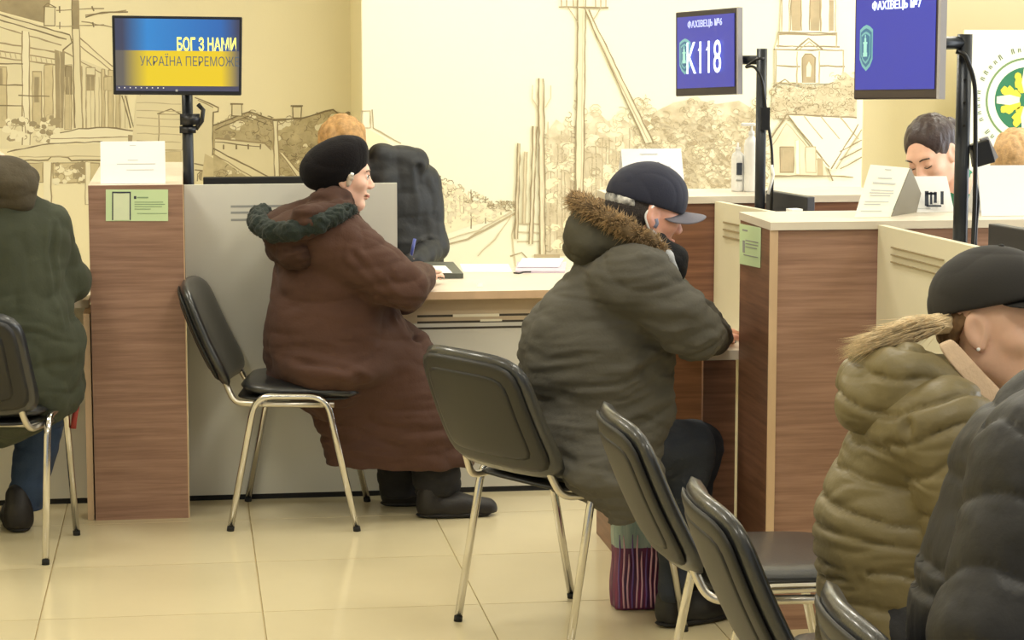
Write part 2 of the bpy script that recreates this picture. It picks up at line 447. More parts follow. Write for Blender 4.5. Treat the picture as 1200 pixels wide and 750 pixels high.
# ------------------------------------------------------------------ mural: a flat ink and wash print on the walls
INK = {'d': mat('mural_ink_dark', (136, 122, 92), rough=0.8), 'm': mat('mural_ink', (166, 150, 116), rough=0.8),
       'l': mat('mural_ink_light', (194, 180, 144), rough=0.8), 'w': mat('mural_wash', (208, 194, 154), rough=0.8, var=0.10, vscale=9),
       'W': mat('mural_wash_dark', (164, 150, 118), rough=0.8, var=0.14, vscale=9), 'p': mat('mural_pale', (228, 218, 182), rough=0.8, var=0.03, vscale=5),
       'P': mat('mural_paper_light', (238, 230, 198), rough=0.8)}
INKC = {'d': mat('mural_ink_dark_c', (158, 142, 110), rough=0.8), 'm': mat('mural_ink_c', (192, 176, 142), rough=0.8),
        'l': mat('mural_ink_light_c', (218, 204, 170), rough=0.8), 'w': mat('mural_wash_c', (238, 226, 194), rough=0.8, var=0.07, vscale=14),
        'W': mat('mural_wash_dark_c', (190, 172, 138), rough=0.8, var=0.12, vscale=9), 'p': mat('mural_pale_c', (250, 240, 204), rough=0.8),
        'P': mat('mural_paper_light_c', (254, 249, 222), rough=0.8)}
for dct, cc in ((INK, ((206, 192, 152), (176, 162, 124))), (INKC, ((240, 229, 198), (206, 190, 156)))):
    f_ = mat('mural_foliage' + ('' if dct is INK else '_c'), cc[0], rough=.8, rgb2=cc[1], vscale=13)
    dct['F'] = f_
class Mural:
    def __init__(s, Y, ink): s.Y = Y; s.ink = ink; s.mb = {}; s.n = 0
    def pt(s, p, lay): v = at(p[0], p[1], s.Y - lay); return (v[0], s.Y - lay, v[2])
    def lay(s): s.n += 1; return 0.0008 + s.n * 0.0000032
    def poly(s, pts, t):
        L = s.lay(); s.mb.setdefault(t, MB()).add([s.pt(p, L) for p in pts], [tuple(range(len(pts)))])
    def line(s, pts, t='m', w=1.3, wob=0.5, dup=True):
        L = s.lay(); q = []
        for a, b in zip(pts[:-1], pts[1:]):
            n = max(1, int(math.dist(a, b) / 9))
            for i in range(n):
                u = i / n; q.append((a[0]+(b[0]-a[0])*u + random.uniform(-wob, wob), a[1]+(b[1]-a[1])*u + random.uniform(-wob, wob)))
        q.append(pts[-1]); vs = []; fs = []
        for i, p in enumerate(q):
            a = q[max(0, i-1)]; b = q[min(len(q)-1, i+1)]; dx, dy = b[0]-a[0], b[1]-a[1]; l = math.hypot(dx, dy) + 1e-6
            ww = w * random.uniform(.35, .65); nx, ny = -dy/l*ww, dx/l*ww
            vs += [s.pt((p[0]+nx, p[1]+ny), L), s.pt((p[0]-nx, p[1]-ny), L)]
        for i in range(len(q)-1): fs.append((2*i, 2*i+1, 2*i+3, 2*i+2))
        s.mb.setdefault(t, MB()).add(vs, fs)
    def rect(s, x0, y0, x1, y1, t='m', w=1.2, fill=None, sk=0):
        P = [(x0, y0), (x1, y0+sk), (x1, y1+sk), (x0, y1)]
        if fill: s.poly(P, fill)
        if t: s.line(P + [P[0]], t, w)
    def blob(s, x, y, rx, ry, t):
        n = 9; a0 = random.random() * 6
        s.poly([(x + rx*math.cos(a0+2*PI*i/n)*random.uniform(.7, 1.15), y + ry*math.sin(a0+2*PI*i/n)*random.uniform(.7, 1.15)) for i in range(n)], t)
    def leaf(s, inside, x0, y0, x1, y1, n, tones='mldw', r=(2, 5)):
        k = 0; tries = 0
        while k < n and tries < n * 6:
            tries += 1; x, y = random.uniform(x0, x1), random.uniform(y0, y1)
            if not inside(x, y): continue
            k += 1; rr = random.uniform(*r); t = random.choice(tones)
            if t in 'wWpP': s.blob(x, y, rr, rr*.8, t); continue
            a = random.random()*6; sw = random.uniform(1.5, 4)
            s.line([(x + rr*math.cos(a+sw*u), y + rr*.8*math.sin(a+sw*u)) for u in (0, .25, .5, .75, 1)], t, .9, .2)
    def stone(s, x0, y0, x1, y1, n, inside=lambda x, y: True):
        s.leaf(inside, x0, y0, x1, y1, n, 'mlPPlW', (3, 6))
    def build(s, parent):
        NM = {'d': 'mural_dark_lines', 'm': 'mural_lines', 'l': 'mural_faint_lines', 'w': 'mural_wash', 'W': 'mural_shadow_wash', 'F': 'mural_foliage', 'p': 'mural_pale_wash', 'P': 'mural_highlights'}
        for t, b in s.mb.items(): b.build(NM[t], s.ink[t], parent)
mu = Mural(YL, INK)
# old house front on the far left
mu.poly([(-12, 18), (82, 42), (90, 60), (78, 172), (-12, 175)], 'p')
mu.poly([(-12, -12), (60, -12), (56, 28), (40, 24), (-12, 10)], 'W')
mu.poly([(-12, 12), (34, 24), (86, 44), (86, 52), (72, 54), (-12, 28)], 'p')
for k, (a, b) in enumerate([((-12, 14), (82, 41)), ((-12, 20), (78, 46)), ((-12, 28), (72, 53)), ((-12, 48), (70, 62)), ((-12, 58), (68, 70)), ((-12, 66), (66, 76))]):
    mu.line([a, b], 'd' if k < 2 else 'm', 1.6)
mu.rect(52, 8, 64, 30, 'd', 1.4, 'p'); mu.line([(50, 8), (56, 4), (66, 9)], 'd', 1.4)
mu.line([(82, 41), (84, 50), (74, 58), (73, 70)], 'd', 1.6)
for x in range(-6, 74, 6): mu.line([(x, 60 + x*.15), (x + 1, 66 + x*.15)], 'l', 1.1)
mu.poly([(26, 36), (34, 37), (36, 170), (25, 170)], 'P'); mu.line([(26, 36), (26, 170)], 'm', 1.4); mu.line([(34, 37), (35, 170)], 'm', 1.4)
mu.rect(-8, 78, 8, 150, 'm', 1.3, 'w'); mu.rect(-8, 80, 3, 100, 'l', 1.1, 'W')
mu.rect(38, 84, 49, 150, 'm', 1.3, 'w'); mu.rect(40, 90, 46, 120, 'l', 1.1, 'W'); mu.rect(52, 76, 62, 148, 'm', 1.1, 'w')
for y in (74, 99, 123): mu.line([(-10, y), (27, y + 1)], 'd', 1.4)
mu.line([(21, 112), (58, 113)], 'd', 1.4); mu.line([(27, 124), (30, 160)], 'm', 1.2)
mu.poly([(64, 58), (76, 62), (78, 150), (66, 150)], 'W')
mu.line([(66, 60), (66, 150)], 'm', 1.4); mu.line([(70, 60), (71, 150)], 'l', 1.2)
mu.stone(5, 135, 68, 166, 60)
# middle house
mu.poly([(76, 62), (132, 84), (150, 110), (150, 158), (74, 158)], 'p')
for a, b in [((88, 40), (132, 78)), ((84, 46), (132, 84)), ((74, 60), (130, 92)), ((95, 25), (132, 32)), ((100, 18), (148, 12))]:
    mu.line([a, b], 'm', 1.3)
for x0, x1 in [(76, 84), (92, 96), (101, 111), (119, 123), (127, 133), (136, 140)]:
    mu.rect(x0, 76 + (x0 - 76)*.12, x1, 152, 'm', 1.1, 'w' if x1 - x0 < 9 else 'p')
mu.rect(77, 78, 84, 110, 'd', 1.2, 'W'); mu.rect(101, 88, 111, 106, 'm', 1.2, 'W'); mu.rect(122, 90, 131, 106, 'm', 1.2, 'w')
for x in range(76, 150, 5): mu.line([(x, 90), (x + .5, 150)], 'l', .9)
mu.poly([(84, 0), (92, 0), (97, 150), (88, 150)], 'p'); mu.poly([(84, 0), (92, 0), (93, 34), (85, 34)], 'W')
mu.line([(84, 0), (88, 150)], 'd', 1.5); mu.line([(91.5, 0), (97, 150)], 'm', 1.5)
for y in (10, 29): mu.line([(66, y + 2), (122, y)], 'm', 1.2); mu.line([(70, y - 3), (70, y + 5)], 'd', 1.4); mu.line([(108, y - 3), (110, y + 3)], 'd', 1.6)
mu.line([(100, 20), (120, 15), (150, 14)], 'd', 1.6)
# tram
mu.poly([(60, 158), (90, 151), (125, 149), (160, 154), (176, 160), (176, 168), (58, 168)], 'P')
mu.line([(70, 156), (92, 151), (125, 149), (160, 154), (194, 165)], 'd', 1.6)
mu.line([(60, 163), (150, 160), (178, 162)], 'm', 1.2)
mu.poly([(12, 176), (60, 170), (200, 168), (200, 186), (24, 190)], 'p')
mu.line([(8, 178), (58, 168), (120, 166)], 'd', 1.4); mu.line([(25, 188), (56, 188), (60, 184), (80, 184), (84, 188), (200, 187)], 'd', 1.7)
mu.line([(22, 184), (200, 182)], 'l', 1.2)
for x0, x1 in [(32, 50), (62, 100), (104, 116)]: mu.rect(x0, 191, x1, 214, 'm', 1.3, 'w')
mu.stone(64, 192, 100, 213, 40); mu.poly([(51, 190), (60, 190), (60, 240), (51, 240)], 'P'); mu.line([(60, 190), (60, 240)], 'm', 1.3)
mu.line([(16, 195), (50, 240)], 'm', 1.3); mu.rect(100, 190, 106, 240, 'l', 1.2, 'P')
for a, b in [((143, 112), (153, 150)), ((147, 112), (158, 154)), ((160, 112), (178, 158)), ((164, 112), (182, 158))]: mu.line([a, b], 'd', 1.4)
mu.poly([(150, 158), (190, 162), (194, 168), (150, 166)], 'W')
# right of the screen: stair house, yard wall and roofs
mu.poly([(160, 112), (230, 112), (250, 124), (250, 180), (230, 214), (150, 214)], 'p')
mu.line([(228, 114), (256, 126), (256, 131), (250, 132), (249, 182)], 'd', 1.5); mu.line([(232, 117), (250, 126)], 'm', 1.2)
mu.rect(186, 134, 214, 176, 'm', 1.2); mu.line([(184, 134), (200, 128), (214, 135)], 'd', 1.4)
for y in range(120, 176, 9): mu.line([(160, y), (212, y + 2)], 'l', 1)
mu.rect(170, 178, 212, 205, 'l', 1.1, 'w'); mu.line([(228, 192), (275, 198), (270, 203), (228, 199)], 'd', 1.5)
for x in (236, 250): mu.line([(x - 5, 212), (x - 4, 204), (x, 200), (x + 4, 204), (x + 5, 212)], 'd', 1.4); mu.blob(x, 207, 4, 6, 'W')
mu.poly([(240, 180), (300, 212), (236, 212)], 'w')
hill = lambda x, y: y > (145 - (x-252)*.37 if x < 292 else (130 + (x-292)*.3 if x < 318 else (139 if x < 355 else 139 - (x-355)*.25)))
mu.poly([(250, 147), (292, 131), (318, 139), (355, 138), (390, 129), (424, 139), (424, 214), (250, 214)], 'F')
mu.stone(252, 130, 424, 212, 120, hill)
mu.leaf(hill, 252, 130, 424, 212, 420, 'mldlm', (2, 6))
mu.poly([(252, 163), (312, 169), (322, 178), (322, 214), (300, 214), (252, 182)], 'p')
mu.line([(250, 147), (292, 131), (320, 141), (355, 138), (390, 128), (402, 138), (424, 138)], 'd', 1.7)
mu.line([(252, 152), (290, 136), (314, 146)], 'd', 1.3)
mu.rect(272, 122, 283, 136, 'd', 1.4, 'p'); mu.line([(270, 122), (285, 122)], 'd', 1.6)
mu.rect(343, 125, 353, 138, 'd', 1.4, 'p'); mu.line([(341, 124), (355, 124)], 'd', 1.6)
mu.poly([(320, 142), (325, 142), (328, 214), (322, 214)], 'P'); mu.line([(320, 142), (322, 212)], 'm', 1.4); mu.line([(325, 142), (328, 212)], 'm', 1.4)
mu.poly([(327, 178), (332, 180), (360, 212), (350, 212)], 'P'); mu.line([(327, 178), (352, 212)], 'm', 1.3); mu.line([(332, 180), (360, 212)], 'm', 1.3)
mu.line([(252, 162), (310, 168), (318, 176)], 'm', 1.8); mu.line([(252, 166), (306, 172)], 'd', 1.2)
mu.line([(250, 174), (316, 208)], 'd', 1.6); mu.line([(250, 180), (300, 210)], 'm', 1.3)
for x in (262, 277, 291, 305): mu.line([(x, 169), (x, 175)], 'd', 1.8)
mu.build(wl)

mc = Mural(YC, INKC)
# row of houses and trees running to the vanishing point of the street
def street(x, y): return 200 + (x - 490) * .52 < y < 285 - (x - 490) * .22 and x < 590
mc.poly([(430, 150), (448, 160), (492, 200), (540, 222), (560, 240), (590, 246), (590, 254), (540, 268), (500, 284), (430, 290)], 'p')
for x in list(range(434, 560, 5)):
    yt = 205 + (x - 490) * .4 + random.uniform(-6, 6); mc.line([(x, yt), (x + random.uniform(-1, 1), 284 - (x - 490) * .35 - random.uniform(0, 18))], random.choice('lllm'), 1.3)
for x, y0_, y1_ in [(516, 206, 262), (552, 222, 268), (569, 230, 262), (587, 236, 252)]: mc.line([(x, y0_), (x, y1_)], 'd', 1.5)
mc.leaf(lambda x, y: 196 + (x-490)*.45 < y < 225 + (x-490)*.25, 470, 180, 592, 254, 260, 'mdlw', (1.5, 4))
mc.leaf(lambda x, y: 225 + (x-490)*.2 < y < 270 - (x-490)*.15, 500, 210, 590, 275, 140, 'wlpl', (2, 5))
mc.leaf(lambda x, y: True, 574, 236, 606, 246, 60, 'dml', (1.5, 3.5))
mc.line([(436, 128), (438, 150), (470, 168)], 'm', 1.4); mc.rect(424, 130, 434, 150, 'm', 1.3)
mc.line([(524, 287), (548, 280), (578, 264), (604, 250)], 'm', 2.4); mc.line([(520, 282), (560, 270), (600, 248)], 'l', 1.6)
mc.line([(560, 300), (580, 280), (600, 252)], 'l', 1.4); mc.line([(606, 250), (600, 275), (604, 312)], 'l', 1.8)
for y in (262, 272, 283): mc.line([(606, y), (660, y + random.uniform(-2, 2))], 'l', 1.6)
mc.line([(598, 300), (612, 296), (620, 305)], 'm', 1.5)
# poplars and bushes behind the poles
def grove(x, y):
    top = 128 + 10*math.sin(x*.09) + 7*math.sin(x*.23+1) + (18 if x < 655 else 0) + max(0, (x-748)*-.06)
    return y > top
mc.poly([(640, 300), (640, 158), (652, 140), (668, 152), (684, 138), (700, 130), (712, 142), (728, 138), (746, 150), (766, 132), (790, 120), (812, 116), (840, 122), (866, 118), (886, 130), (890, 222), (700, 225), (690, 300)], 'F')
for x in range(642, 760, 4):
    yt = 150 + random.uniform(-8, 30); mc.line([(x, yt), (x + random.uniform(-2, 2), 296)], random.choice('lm'), 1.3)
mc.leaf(grove, 636, 112, 770, 296, 90, 'pppw', (4, 9))
mc.leaf(grove, 636, 112, 770, 296, 520, 'lllm', (2.5, 7))
mc.leaf(grove, 745, 108, 900, 222, 110, 'pwwW', (3, 8))
mc.leaf(grove, 745, 108, 900, 222, 900, 'llmlm', (2.5, 6))
# telegraph poles with their braces
def pole(xt, yt, xb, yb, w, t='m'):
    mc.poly([(xt - w/2, yt), (xt + w/2, yt), (xb + w/2, yb), (xb - w/2, yb)], 'w')
    mc.line([(xt - w/2, yt), (xb - w/2, yb)], t, 1.7); mc.line([(xt + w/2, yt), (xb + w/2, yb)], t, 1.5); mc.line([(xt + w/5, yt), (xb + w/6, yb)], 'l', 1.2)
pole(608, 168, 605, 280, 3, 'd'); pole(616, 178, 614, 262, 3); pole(627, 148, 622, 286, 4, 'd'); pole(634, 92, 636, 300, 6, 'd')
pole(682, -14, 678, 300, 9, 'd')
mc.poly([(684, 8), (690, 12), (766, 166), (756, 168)], 'w'); mc.line([(684, 8), (756, 168)], 'd', 1.6); mc.line([(690, 12), (766, 168)], 'd', 1.6); mc.line([(700, 44), (760, 166)], 'm', 1.2)
mc.line([(655, 8), (713, 9)], 'd', 1.8); mc.line([(666, 9), (677, 26)], 'm', 1.4); mc.line([(704, 9), (694, 25)], 'm', 1.4)
for x in (658, 664, 672, 698, 704, 710): mc.line([(x, -2), (x, 8)], 'm', 1.5)
for x, w_ in ((624, -1), (645, 1)): mc.line([(x, 100), (x - w_*0, 115), (x - w_*6, 126)], 'l', 1.2)
mc.poly([(626, 298), (656, 298), (656, 304), (626, 304)], 'W')
# bell tower
mc.poly([(916, -12), (980, -12), (980, 36), (990, 56), (992, 98), (908, 98), (908, 56), (914, 38)], 'P')
for x in (916, 925, 962, 972, 979): mc.line([(x, -12), (x, 37)], 'm', 1.5)
for x in (933, 955): mc.poly([(x - 5, 36), (x - 6, 0), (x - 3, -8), (x + 4, -8), (x + 6, 0), (x + 5, 36)], 'W'); mc.line([(x - 6, 36), (x - 6, 0), (x - 3, -8)], 'd', 1.3); mc.line([(x + 6, 36), (x + 6, 0)], 'd', 1.2)
mc.poly([(972, 0), (977, 0), (977, 36), (972, 36)], 'W')
for y, x0, x1 in [(38, 912, 981), (40, 912, 981), (54, 910, 984), (58, 906, 988), (77, 910, 938), (77, 961, 990), (97, 908, 940)]: mc.line([(x0, y), (x1, y + 1)], 'd', 1.6)
for x, y0_, y1_ in [(912, 38, 56), (980, 38, 56), (909, 58, 100), (988, 58, 100), (934, 60, 98), (960, 60, 98)]: mc.line([(x, y0_), (x, y1_)], 'm', 1.5)
mc.line([(932, 58), (948, 45), (964, 58)], 'd', 1.7); mc.line([(936, 58), (948, 49), (960, 58)], 'm', 1.2)
mc.poly([(940, 97), (940, 68), (944, 63), (951, 63), (955, 68), (955, 97)], 'W'); mc.line([(940, 97), (940, 68), (944, 63), (951, 63), (955, 68), (955, 97)], 'd', 1.5)
mc.poly([(945, 90), (945, 78), (948, 72), (951, 78), (950, 90)], 'p')
mc.line([(906, 102), (920, 93), (932, 102), (960, 104)], 'd', 1.7); mc.line([(962, 102), (980, 95), (990, 104)], 'd', 1.6)
mc.poly([(905, 106), (925, 100), (950, 106), (975, 98), (990, 84), (1004, 96), (1004, 140), (905, 138)], 'F')
mc.leaf(lambda x, y: y > 100 or x > 975, 905, 88, 1000, 140, 420, 'lmldlm', (2, 5))
# barn under a seamed roof
mc.poly([(923, 134), (1004, 138), (1010, 150), (976, 200), (968, 196)], 'P')
mc.poly([(921, 140), (966, 192), (970, 206), (904, 206), (905, 160)], 'w')
mc.line([(904, 162), (922, 134), (972, 196)], 'd', 1.8); mc.line([(922, 134), (1004, 138)], 'd', 1.7); mc.line([(906, 170), (922, 144), (960, 190)], 'm', 1.3)
for x in (942, 962, 984): mc.line([(x, 136), (x + 22, 163)], 'm', 1.4)
mc.line([(1006, 146), (974, 198)], 'd', 1.5); mc.line([(1010, 152), (980, 198)], 'm', 1.3)
for y in (170, 180, 190): mc.line([(984, y + 8), (1010, y - 6)], 'd', 1.4)
mc.rect(914, 172, 930, 202, 'd', 1.3, 'W'); mc.rect(918, 176, 926, 200, 'm', 1.1)
mc.rect(932, 164, 937, 204, 'l', 1.2, 'P'); mc.rect(944, 172, 956, 202, 'm', 1.3, 'w'); mc.rect(958, 186, 964, 206, 'm', 1.1, 'W')
mc.line([(904, 206), (975, 206), (1000, 208)], 'd', 1.6); mc.line([(970, 198), (976, 212)], 'd', 1.6)
mc.build(wc)

# ------------------------------------------------------------------ counters, desks and dividers
TOP = 1.16
def slots(parent, p0, p1, zs, m=M_slot, t=0.004, hh=0.004):
    """three narrow vents cut along the board"""
    for z in zs:
        MB().slab(p0, p1, t, z - hh, z + hh).build('slot', m, parent)
# left counter pier
pier = thing('counter_pier', (-.17, 8.5, 0), 'walnut counter pier with a green notice, on the left under the screen', 'counter', 'walnut piers between the service places')
pier['label'] = 'walnut counter pier on the left, green notice on its front and white sheet on top'
MB().box((-.331, 7.95, 0.0), (-.013, 7.972, TOP)).build('front_panel', M_wood, pier)
MB().box((-.331, 7.974, 0), (-.311, 9.3, TOP - .022)).build('side_panel', M_wood, pier)
MB().box((-.033, 7.974, 0), (-.013, 9.3, TOP - .022)).build('side_panel', M_wood, pier)
MB().box((-.331, 7.974, TOP - .02), (-.013, 9.3, TOP)).build('top_board', M_ledge, pier)
MB().box((-.013, 7.951, 0), (-.009, 7.971, TOP)).build('edge_band', M_edge, pier)
pier2 = thing('counter_pier', (1.75, 6.4, 0), 'long walnut counter pier on the right, small green notice on its narrow end', 'counter')
MB().slab((1.60, 6.20), (1.60, 6.55), -.02, 0, TOP - .002).build('end_panel', M_wood2, pier2)
MB().box((1.622, 6.20, 0), (2.75, 6.222, TOP - .024)).build('side_panel', M_wood, pier2)
MB().box((1.622, 6.528, 0), (2.75, 6.55, TOP - .024)).build('side_panel', M_wood, pier2)
MB().box((1.598, 6.19, TOP - .022), (2.80, 6.56, TOP)).build('top_board', M_ledge, pier2)
MB().box((1.598, 6.194, 0), (1.621, 6.20, TOP - .022)).build('edge_band', M_edge, pier2)
pier1 = thing('counter_pier', (1.8, 7.35, 0), 'walnut counter pier behind the man in the cap, carrying the white dispensers on its ledge', 'counter')
MB().slab((1.35, 7.18), (1.35, 7.51), -.02, 0, TOP - .002).build('end_panel', M_wood2, pier1)
MB().box((1.372, 7.18, 0), (2.22, 7.202, TOP - .024)).build('side_panel', M_wood2, pier1)
MB().box((1.372, 7.488, 0), (2.22, 7.51, TOP - .024)).build('side_panel', M_wood2, pier1)
MB().box((1.348, 7.17, TOP - .022), (2.25, 7.52, TOP)).build('top_board', M_ledge, pier1)
# left row front panel (tall) and desk
tp = thing('divider_panel', (.37, 8.25, 0), 'tall white counter front with three vent slots behind the woman in brown', 'panel')
MB().box((-.008, 8.235, 0.02), (.748, 8.255, 1.14)).build('board', M_white, tp)
MB().box((-.008, 8.24, 0), (.748, 8.252, .018)).build('plinth', M_rubber, tp)
slots(tp, (.155, 8.2345), (.37, 8.2345), (1.062, 1.040, 1.014), m=M_print)
desk = thing('service_desk', (1.15, 8.5, 0), 'pale service desk with slotted front that the woman in brown sits at', 'desk')
MB().box((.752, 8.19, .722), (1.66, 8.98, .75)).build('desk_top', M_ledge, desk)
MB().box((.752, 8.188, .722), (1.66, 8.19, .75)).build('edge_band', M_edge, desk)
MB().box((.752, 8.25, .63), (1.66, 8.262, .722)).build('upper_rail', mat('rail_laminate', (196, 178, 148), rough=.5), desk)
MB().box((.752, 8.25, .02), (1.66, 8.268, .628)).build('front_panel', M_white, desk)
MB().box((.752, 8.252, 0), (1.66, 8.264, .018)).build('plinth', M_rubber, desk)
slots(desk, (.82, 8.2495), (1.42, 8.2495), (.655, .632, .610))
slots(desk, (.95, 8.2485), (1.12, 8.2485), (.655,), m=M_slotlight, hh=.005)
slots(desk, (1.05, 8.2485), (1.13, 8.2485), (.636,), m=M_slotlight, hh=.004)
MB().box((1.62, 8.27, 0), (1.64, 8.96, .72)).build('side_panel', M_white, desk)
# desk at the left edge of the picture
d0 = thing('service_desk', (-.9, 8.4, 0), 'service desk at the left edge where the person in the green parka sits', 'desk')
MB().box((-1.75, 8.12, .722), (-.345, 8.98, .75)).build('desk_top', M_ledge, d0)
MB().box((-1.75, 8.25, .02), (-.36, 8.268, .72)).build('front_panel', M_white, d0)
MB().box((-1.75, 8.252, 0), (-.36, 8.264, .018)).build('plinth', M_rubber, d0)
MB().box((-.358, 7.96, 0), (-.336, 8.24, .72)).build('side_panel', M_edge, d0)
# the place where the man sits
d1 = thing('service_desk', (1.7, 6.9, 0), 'narrow walnut-edged service desk in front of the man in the navy cap', 'desk')
MB().hexa([(1.50, 6.57, .722), (2.6, 6.57, .722), (2.6, 7.16, .722), (1.46, 7.16, .722)],
          [(1.50, 6.57, .75), (2.6, 6.57, .75), (2.6, 7.16, .75), (1.46, 7.16, .75)]).build('desk_top', M_ledge, d1)
MB().box((1.50, 6.575, 0), (1.598, 6.597, .72)).build('end_panel', M_wood2, d1)
dv1 = thing('divider_panel', (1.72, 6.9, 0), 'cream divider panel with three slots to the right of the man in the navy cap', 'panel')
MB().slab((1.785, 6.567), (1.685, 7.165), .02, 0.02, .718).build('lower_board', M_cream, dv1)
MB().slab((1.785, 6.567), (1.685, 7.165), .02, .754, 1.145).build('upper_board', M_cream, dv1)
MB().slab((1.79, 6.562), (1.782, 6.60), .035, 1.146, 1.166).build('end_cap', M_paper, dv1)
def seg(a, b, t): return (a[0] + (b[0]-a[0])*t, a[1] + (b[1]-a[1])*t)
p0, p1 = (1.7625, 6.567), (1.6625, 7.165)
slots(dv1, seg(p0, p1, .10), seg(p0, p1, .86), (1.085, 1.062, 1.040), m=M_slotc, t=.004, hh=.0026)
# nearer divider beside the woman in the olive jacket
dv2 = thing('divider_panel', (1.97, 5.8, 0), 'cream divider panel with slots beside the woman in the black cap', 'panel')
MB().slab((2.02, 4.95), (1.925, 6.185), .022, 0.02, 1.15).build('board', M_cream, dv2)
p0, p1 = (1.9955, 4.95), (1.901, 6.185)
slots(dv2, seg(p0, p1, .62), seg(p0, p1, .91), (1.098, 1.078, 1.058), m=M_slotc, t=.004, hh=.002)
d2 = thing('service_desk', (2.5, 5.6, 0), 'desk of the place beside the large blue screen, hidden behind the cream divider', 'desk')
MB().box((2.04, 4.95, .722), (3.2, 6.18, .75)).build('desk_top', M_ledge, d2)
MB().box((2.06, 4.98, 0), (2.08, 6.16, .72)).build('side_panel', M_white, d2)
MB().box((3.16, 4.98, 0), (3.18, 6.16, .72)).build('side_panel', M_white, d2)
MB().box((2.56, 6.6, 0), (2.58, 7.13, .72)).build('side_panel', M_white, d1)
MB().box((.76, 8.94, 0), (.78, 8.97, .72)).build('side_panel', M_white, desk)

# ------------------------------------------------------------------ notices, papers
def sheet(name, corners, m, parent=None, t=0.0012):
    c = [np.array(p, float) for p in corners]; n = np.cross(c[1]-c[0], c[3]-c[0]); n /= np.linalg.norm(n)
    return MB().hexa([tuple(p) for p in c], [tuple(p + n*t) for p in c]).build(name, m, parent)
def onp(c, u, v):
    c = [np.array(p, float) for p in c]; a = c[0]*(1-u) + c[1]*u; b = c[3]*(1-u) + c[2]*u; return a*(1-v) + b*v
def patch(name, c, u0, v0, u1, v1, m, parent, off=0.001, t=0.0006):
    q = [onp(c, u0, v0), onp(c, u1, v0), onp(c, u1, v1), onp(c, u0, v1)]
    n = np.cross(q[1]-q[0], q[3]-q[0]); n /= np.linalg.norm(n)
    return sheet(name, [p + n*off for p in q], m, parent, t)
M_green = mat('green_notice', (206, 228, 178), rough=0.6)
M_green2 = mat('green_notice_light', (222, 232, 196), rough=0.6)
def printed(parent, c, rows, m=M_print, off=0.0014, name='printed_line'):
    mb = MB()
    for (u0, u1, v, hh) in rows:
        q = [onp(c, u0, v-hh), onp(c, u1, v-hh), onp(c, u1, v+hh), onp(c, u0, v+hh)]
        n = np.cross(q[1]-q[0], q[3]-q[0]); n /= np.linalg.norm(n)
        mb.hexa([p + n*off for p in q], [p + n*(off+.0004) for p in q])
    o = mb.build(name, m, parent, kind='stuff'); return o
def quadY(x0, y0, x1, y1, Y):
    a, b, c, d = at(x0, y1, Y), at(x1, y1, Y), at(x1, y0, Y), at(x0, y0, Y); return [a, b, c, d]
# green notice on the left pier
c = quadY(124, 222, 197, 259, 7.9485)
gn = sheet('notice', [tuple(p) for p in c], M_green); tag(gn, 'green landscape notice with a phone drawing, stuck on the left walnut pier', 'notice')
patch('phone_outline', c, .10, .03, .40, .93, M_darkprint, gn); patch('phone_screen', c, .12, .03, .38, .88, M_green2, gn, .0018)
patch('phone_notch', c, .18, .88, .31, .925, M_darkprint, gn, .0026)
printed(gn, c, [(.50, .68, .745, .022), (.46, .92, .60, .012), (.46, .95, .53, .012), (.46, .90, .46, .012), (.46, .72, .38, .012), (.50, .98, .24, .01)], mat('green_print', (140, 166, 128), rough=.8))
patch('round_mark', c, .45, .70, .49, .79, M_darkprint, gn)
# small green notice on the narrow end of the right pier
X2 = 1.5988
def atX(px, py, X):
    d = FWD * CAM_F + RGT * (px - 600) - UPV * (py - 375); return EYE + d * (X / d[0])
c = [atX(867, 309, X2), atX(891, 314, X2), atX(892, 267, X2), atX(867, 262, X2)]
gn2 = sheet('notice', [tuple(p) for p in c], M_green); tag(gn2, 'small green notice on the narrow end of the right walnut pier', 'notice')
printed(gn2, c, [(.15, .40, .86, .02), (.30, .9, .62, .012), (.30, .9, .54, .012), (.30, .85, .46, .012), (.2, .9, .25, .01)], M_print)
patch('side_mark', c, .16, .30, .27, .60, M_print, gn2)
# white sheet standing on the left pier: folded card
def tent(name, px0, py0, px1, py1, Y, depth, label, m=M_paper, skew=0.0, group=None, rows=None, zb=None):
    zb = TOP if zb is None else zb
    a = at(px0, py1, Y); b = at(px1, py1, Y); hgt = at(px0, py0, Y)[2] - zb; x0, x1 = a[0], b[0]
    T = thing(name, ((x0+x1)/2, Y, zb), label, 'sign')
    bot = [(x0, Y, zb+.0008), (x1, Y, zb+.0008)]; top = [(x0+skew, Y+depth/2, zb+hgt), (x1+skew, Y+depth/2, zb+hgt)]
    front = [bot[0], bot[1], top[1], top[0]]
    sheet('front_leaf', front, m, T, .0016)
    back = [(x0, Y+depth, zb+.0008), (x1, Y+depth, zb+.0008), (x1+skew, Y+depth/2+.0022, zb+hgt), (x0+skew, Y+depth/2+.0022, zb+hgt)]
    sheet('back_leaf', back, m, T, .0016)
    if rows:
        n = np.cross(np.array(front[1])-np.array(front[0]), np.array(front[3])-np.array(front[0])); sgn = 1
        printed(T, front, rows, M_print2, off=.0022)
    return T
tent('tent_card', 118, 167, 194, 217, 8.02, .12, 'white folded card standing on top of the left walnut pier', rows=[(.25, .85, .46, .008), (.42, .58, .55, .006), (.4, .82, .32, .006), (.45, .55, .9, .006)])
tent('tent_card', 732, 176, 803, 225, 7.26, .14, 'white folded card behind the man\'s navy cap on the counter ledge', rows=[(.3, .6, .88, .008), (.2, .8, .6, .006)])
T3 = thing('tent_card', tuple(at(1040, 250, 6.40))[:2] + (TOP,), 'cream folded card with printed text left of the staff woman on the ledge', 'sign')
fr = [at(1001, 251, 6.30), at(1043, 252, 6.30), at(1066, 193, 6.42), at(1020, 189, 6.42)]
zoff_ = TOP + .0008 - fr[0][2]
